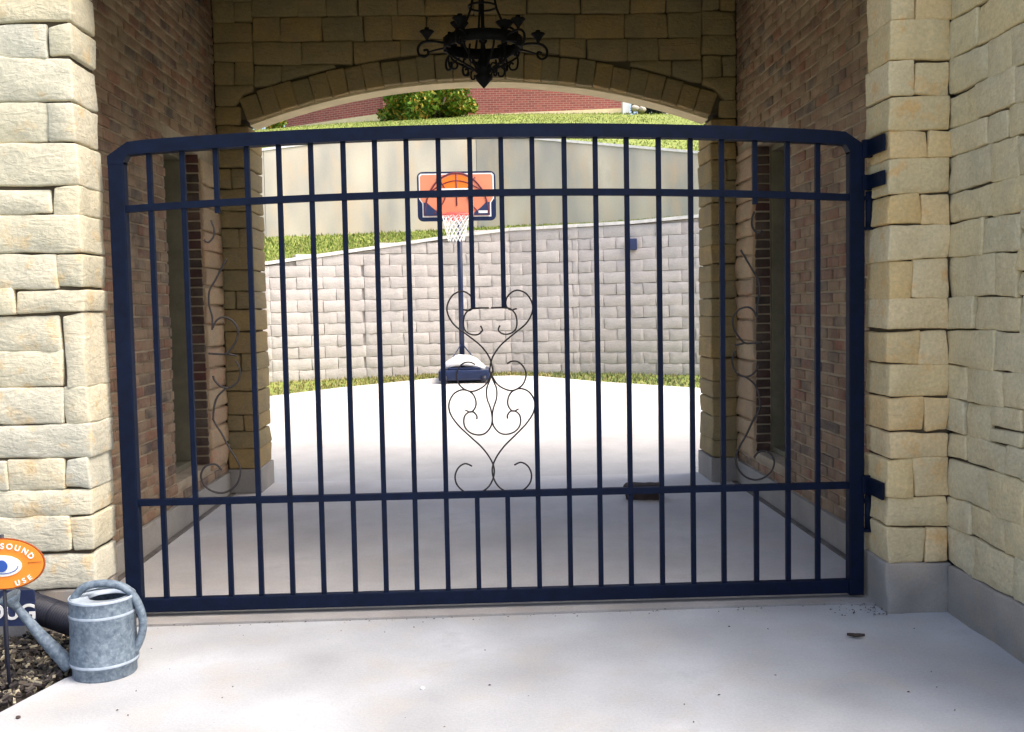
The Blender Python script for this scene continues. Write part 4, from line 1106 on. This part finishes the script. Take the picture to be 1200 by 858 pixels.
# mulch bed
bm = bmesh.new(); poly = [(eA.x, eA.y), (e0.x, e0.y), (e1.x, e1.y), (-1.72, e1.y+.12), (-1.76, YF-.02), (-1.95, YF+.01), (-6, YF+.01), (-6, eA.y)]
vs = [bm.verts.new((p_[0], p_[1], -.035)) for p_ in poly]; bm.faces.new(vs); bmesh.ops.recalc_face_normals(bm, faces=bm.faces)
bmesh.ops.triangulate(bm, faces=bm.faces)
for f_ in bm.faces:
    if f_.normal.z < 0: f_.normal_flip()
o = ob('planting_bed', bm, 'soil'); o['kind'] = 'structure'
rm = random.Random(21); vs = []; fs = []
nrm = Vector((-dirv.y, dirv.x, 0))
k = 0
while k < 8000:
    x = rm.uniform(-3.6, -1.75); y = rm.uniform(2.9, 4.73)
    dd = (Vector((x, y, 0))-e0).dot(nrm)
    if dd < .03: continue
    if x > -1.86 and y > 4.2 and x > -1.80: continue
    c = Vector((x, y, -.02+rm.uniform(0, .035)+.03*noise.noise(Vector((x*3, y*3, 0)))))
    if (y > 4.5): c.z += .01
    L_, W_, T_ = rm.uniform(.012, .045), rm.uniform(.006, .018), rm.uniform(.003, .008)
    rot = Matrix.Rotation(rm.uniform(0, 6.28), 3, 'Z') @ Matrix.Rotation(rm.uniform(-.6, .6), 3, 'Y') @ Matrix.Rotation(rm.uniform(-.5, .5), 3, 'X')
    i = len(vs)
    for q in ((-L_/2, -W_/2, -T_), (L_/2, -W_*.3, -T_), (L_/2, W_*.35, -T_), (-L_/2, W_/2, -T_), (-L_/2, -W_/2, T_), (L_/2, -W_*.3, T_), (L_/2, W_*.35, T_), (-L_/2, W_/2, T_)): vs.append(tuple(c+rot @ Vector(q)))
    fs += [tuple(i+j for j in q) for q in ((4, 5, 6, 7), (0, 1, 5, 4), (1, 2, 6, 5), (2, 3, 7, 6), (3, 0, 4, 7))]; k += 1
me = bpy.data.meshes.new('mulch'); me.from_pydata(vs, [], fs); o = ob('mulch', me, 'mulch'); tag(o, 'dark bark mulch with pale chips in the planting bed at the bottom left', 'mulch', kind='stuff')

# black ribbed drain pipe behind the can
DP = thing('drain_box', 'dark ribbed plastic drain pipe lying against the pillar base behind the watering can', 'drain pipe')
pa, pb = P(28, 708, 4.66), P(95, 731, 4.52)
ax = (pb-pa).normalized(); b = bmesh.new(); n_ = 26
L = (pb-pa).length
tube(b, [pa+ax*(L*k/(n_*4)) for k in range(n_*4+1)], lambda t: .062+.006*(1 if int(t*n_*4) % 4 < 2 else 0), 18); ob('pipe', b, 'black_plastic', DP)
b = bmesh.new(); tube(b, [pa-ax*.04, pa-ax*.038, pa+ax*.03], .075, 18); ob('end_cap', b, 'black_plastic', DP)

# watering can ------------------------------------------------------------
cb = PG(113, 798); CC = Vector((cb.x, cb.y+.10, 0)); rC = .139
WC = thing('watering_can', 'weathered blue grey metal watering can standing on the driveway by the mulch', 'watering can', CC)
def wc(name, b, mat): return ob(name, b, mat, WC)
hC = .335
b = bmesh.new(); lathe(b, [(.001, .0), (rC*.93, .0), (rC*.95, .006), (rC*.95, .045), (rC*1.01, .052), (rC*1.01, .068), (rC*1.0, .074), (rC*.965, hC-.095), (rC*.985, hC-.085), (rC*.985, hC-.06), (rC*.965, hC-.052), (rC*.96, hC-.006), (rC*.975, hC), (rC*.965, hC+.006), (rC*.90, hC+.004)], 48); body = wc('body', b, 'can')
b = bmesh.new(); lathe(b, [(rC*1.015, .058), (rC*1.03, .064), (rC*1.015, .070)], 48); ob('rim_band', b, 'can_rim', body); b = bmesh.new(); lathe(b, [(rC*.99, hC-.068), (rC*1.005, hC-.062), (rC*.99, hC-.056)], 48); ob('rim_band', b, 'can_rim', body); b = bmesh.new(); lathe(b, [(rC*.98, hC-.002), (rC*.985, hC+.006), (rC*.965, hC+.010), (rC*.95, hC+.006)], 48)
ob('rim_band', b, 'can_rim', body)
# top: inner dark floor and cover plate with an oval hole
b = bmesh.new(); ring = [b.verts.new((rC*.93*math.cos(2*math.pi*k/40), rC*.93*math.sin(2*math.pi*k/40), hC-.05)) for k in range(40)]; b.faces.new(ring); wc('inside', b, 'can_dark')
b = bmesh.new(); L0 = []
for k in range(40):
    t = 2*math.pi*k/40; ct, st_ = math.cos(t), math.sin(t)
    L0.append([b.verts.new(v) for v in ((rC*.955*ct, rC*.955*st_, hC-.003), (rC*.5*ct+.012, rC*.62*st_, hC+.006-.010*ct), (.022+rC*.60*ct, rC*.60*st_+.01, hC+.004), (.022+rC*.59*ct, rC*.59*st_+.01, hC-.012))])
for k in range(40):
    p_, q_ = L0[k], L0[(k+1) % 40]
    for i, j in ((0, 2), (2, 3)): f_ = b.faces.new((p_[i], q_[i], q_[j], p_[j])); f_.smooth = True
for row in L0: b.verts.remove(row[1])
wc('cover', b, 'can_rim')
# handle (flat tube hoop) in the plane facing the viewer
def wl(x, y): 
    p = P(x, y, CC.y); return Vector((p.x-CC.x, 0, p.z))
hp = [wl(83, 708), wl(92, 694), wl(104, 686), (wl(128, 684)), wl(148, 690), wl(160, 704), wl(167, 724), wl(166, 744), wl(158, 762), wl(148, 774)]
b = bmesh.new(); tube(b, smooth(hp, 6), .0185, 12, flat=(0, 1, 0), taper=.95); wc('handle', b, 'can')
sp0, sp1 = wl(80, 781), wl(24, 705)
sp0.y = -.0; sp1.y = -.05; sp0.x += .01
b = bmesh.new(); tube(b, smooth([sp0, sp0.lerp(sp1, .5)+Vector((-.004, 0, -.004)), sp1], 8), lambda t: .036-.021*t, 14); wc('spout', b, 'can')
b = bmesh.new(); dr = (sp1-sp0).normalized(); rose = sp1+dr*.01
rt_ = Vector((-.35, -.25, .9)).normalized()
tube(b, [sp1-dr*.02, sp1+rt_*.0, sp1+rt_*.025, sp1+rt_*.045, sp1+rt_*.050], lambda t: (.017, .019, .036, .047, .045)[int(round(t*4))], 20); wc('rose', b, 'can')
b = bmesh.new(); prism(b, [(sp0.x-.01, .14), (sp0.x+.03, .20), (-rC*.9, .20), (-rC*.85, .13)], -.003, .003); 

# yard signs ------------------------------------------------------------------
def glyph_mesh(txt, size, ext=.0015):
    cu = bpy.data.curves.new('lettering', 'FONT'); cu.body = txt; cu.size = size; cu.extrude = ext; cu.align_x = 'CENTER'; cu.align_y = 'CENTER'; cu.offset = size*.018
    o = bpy.data.objects.new('lettering', cu); COL.objects.link(o); dg = bpy.context.evaluated_depsgraph_get(); dg.update()
    me = bpy.data.meshes.new_from_object(o.evaluated_get(dg)); bpy.data.objects.remove(o); return me
YS = 4.12; sc_px = YS/F
S1 = thing('yard_sign', 'orange oval yard sign with a white and blue eye, beside the stone wall', 'yard sign')
c_ = P(3, 661, YS); RX, RZ = 49*sc_px, 30.5*sc_px
def ell(rx_, rz__, y0, y1, mat, name, cx_=0, cz_=0, n_=48):
    return flat(name, [(c_.x+cx_+rx_*math.cos(2*math.pi*k/n_), c_.z+cz_+rz__*math.sin(2*math.pi*k/n_)) for k in range(n_)], YS+y0, YS+y1, mat, S1)
ell(RX, RZ, 0, .006, 'orange_dark', 'panel_edge'); ell(RX*.965, RZ*.95, -.004, -.001, 'orange', 'panel')
ell(23*sc_px, 12.5*sc_px, -.008, -.005, 'white', 'eye_white', 0, -2*sc_px); ell(7*sc_px, 7*sc_px, -.012, -.009, 'iris', 'iris', 0, -2*sc_px, 24)
b = bmesh.new(); tube(b, [Vector((c_.x+19*sc_px*math.cos(t), YS-.010, c_.z-2*sc_px+9*sc_px*math.sin(t))) for t in [math.radians(-150+150*k/14) for k in range(15)]], .0018, 5); ob('eye_line', b, 'iris', S1)
b = bmesh.new(); tube(b, [(c_.x+30*sc_px, YS-.006, c_.z+1*sc_px), (c_.x+46*sc_px, YS-.006, c_.z+2*sc_px)], .0012, 5); ob('scratch', b, 'orange_dark', S1)
def arc_text(txt, a_list, rx_, rz__, size, flip):
    bm = bmesh.new()
    for ch_, ad in zip(txt, a_list):
        t = math.radians(ad); px_, pz_ = c_.x+rx_*math.cos(t), c_.z+rz__*math.sin(t)
        tg = math.atan2(rz__*math.cos(t), -rx_*math.sin(t))
        ang = tg+math.pi if not flip else tg
        me = glyph_mesh(ch_, size); k0 = len(bm.verts); bm.from_mesh(me); bm.verts.ensure_lookup_table()
        ca, sa = math.cos(ang), math.sin(ang)
        for v in bm.verts[k0:]:
            x, y, z = v.co; v.co = Vector((px_+x*ca-y*sa, YS-.006-z, pz_+x*sa+y*ca))
    return bm
ob('lettering', arc_text('SOUND', [88, 75, 60, 43, 25], 37*sc_px, 21*sc_px, .033, False), 'white', S1)
ob('lettering', arc_text('USE', [-66, -54, -42], 42*sc_px, 25*sc_px, .030, True), 'white', S1)
b = bmesh.new(); pt = P(2, 630, YS+.015); tube(b, [(pt.x, YS+.016, -.2), (pt.x, YS+.016, pt.z+.012)], .008, 8); ob('stake', b, 'black_plastic', S1)
YS2 = 4.30; s2 = YS2/F
S2 = thing('yard_sign', 'navy blue rectangular yard sign with large white letters low in the mulch bed', 'yard sign')
q0, q1 = P(-60, 694, YS2), P(42, 733, YS2)
flat('panel', rrect(q0.x, q1.x, q1.z, q0.z, .012), YS2, YS2+.006, 'navy', S2)
bm = bmesh.new()
for ch_, px_, sz in (('O', -5, .095), ('U', 14, .095), ('G', 33, .098)):
    p = P(px_, 718, YS2); me = glyph_mesh(ch_, sz); k0 = len(bm.verts); bm.from_mesh(me); bm.verts.ensure_lookup_table()
    for v in bm.verts[k0:]:
        x, y, z = v.co; v.co = Vector((p.x+x, YS2-.003-z, p.z+y))
ob('lettering', bm, 'white', S2)
p = P(7, 740, YS2+.015); b = bmesh.new(); box(b, p.x-.008, p.x+.008, YS2+.008, YS2+.02, -.2, q0.z-.02); ob('stake', b, 'black_plastic', S2)
print('objects', len(bpy.data.objects))
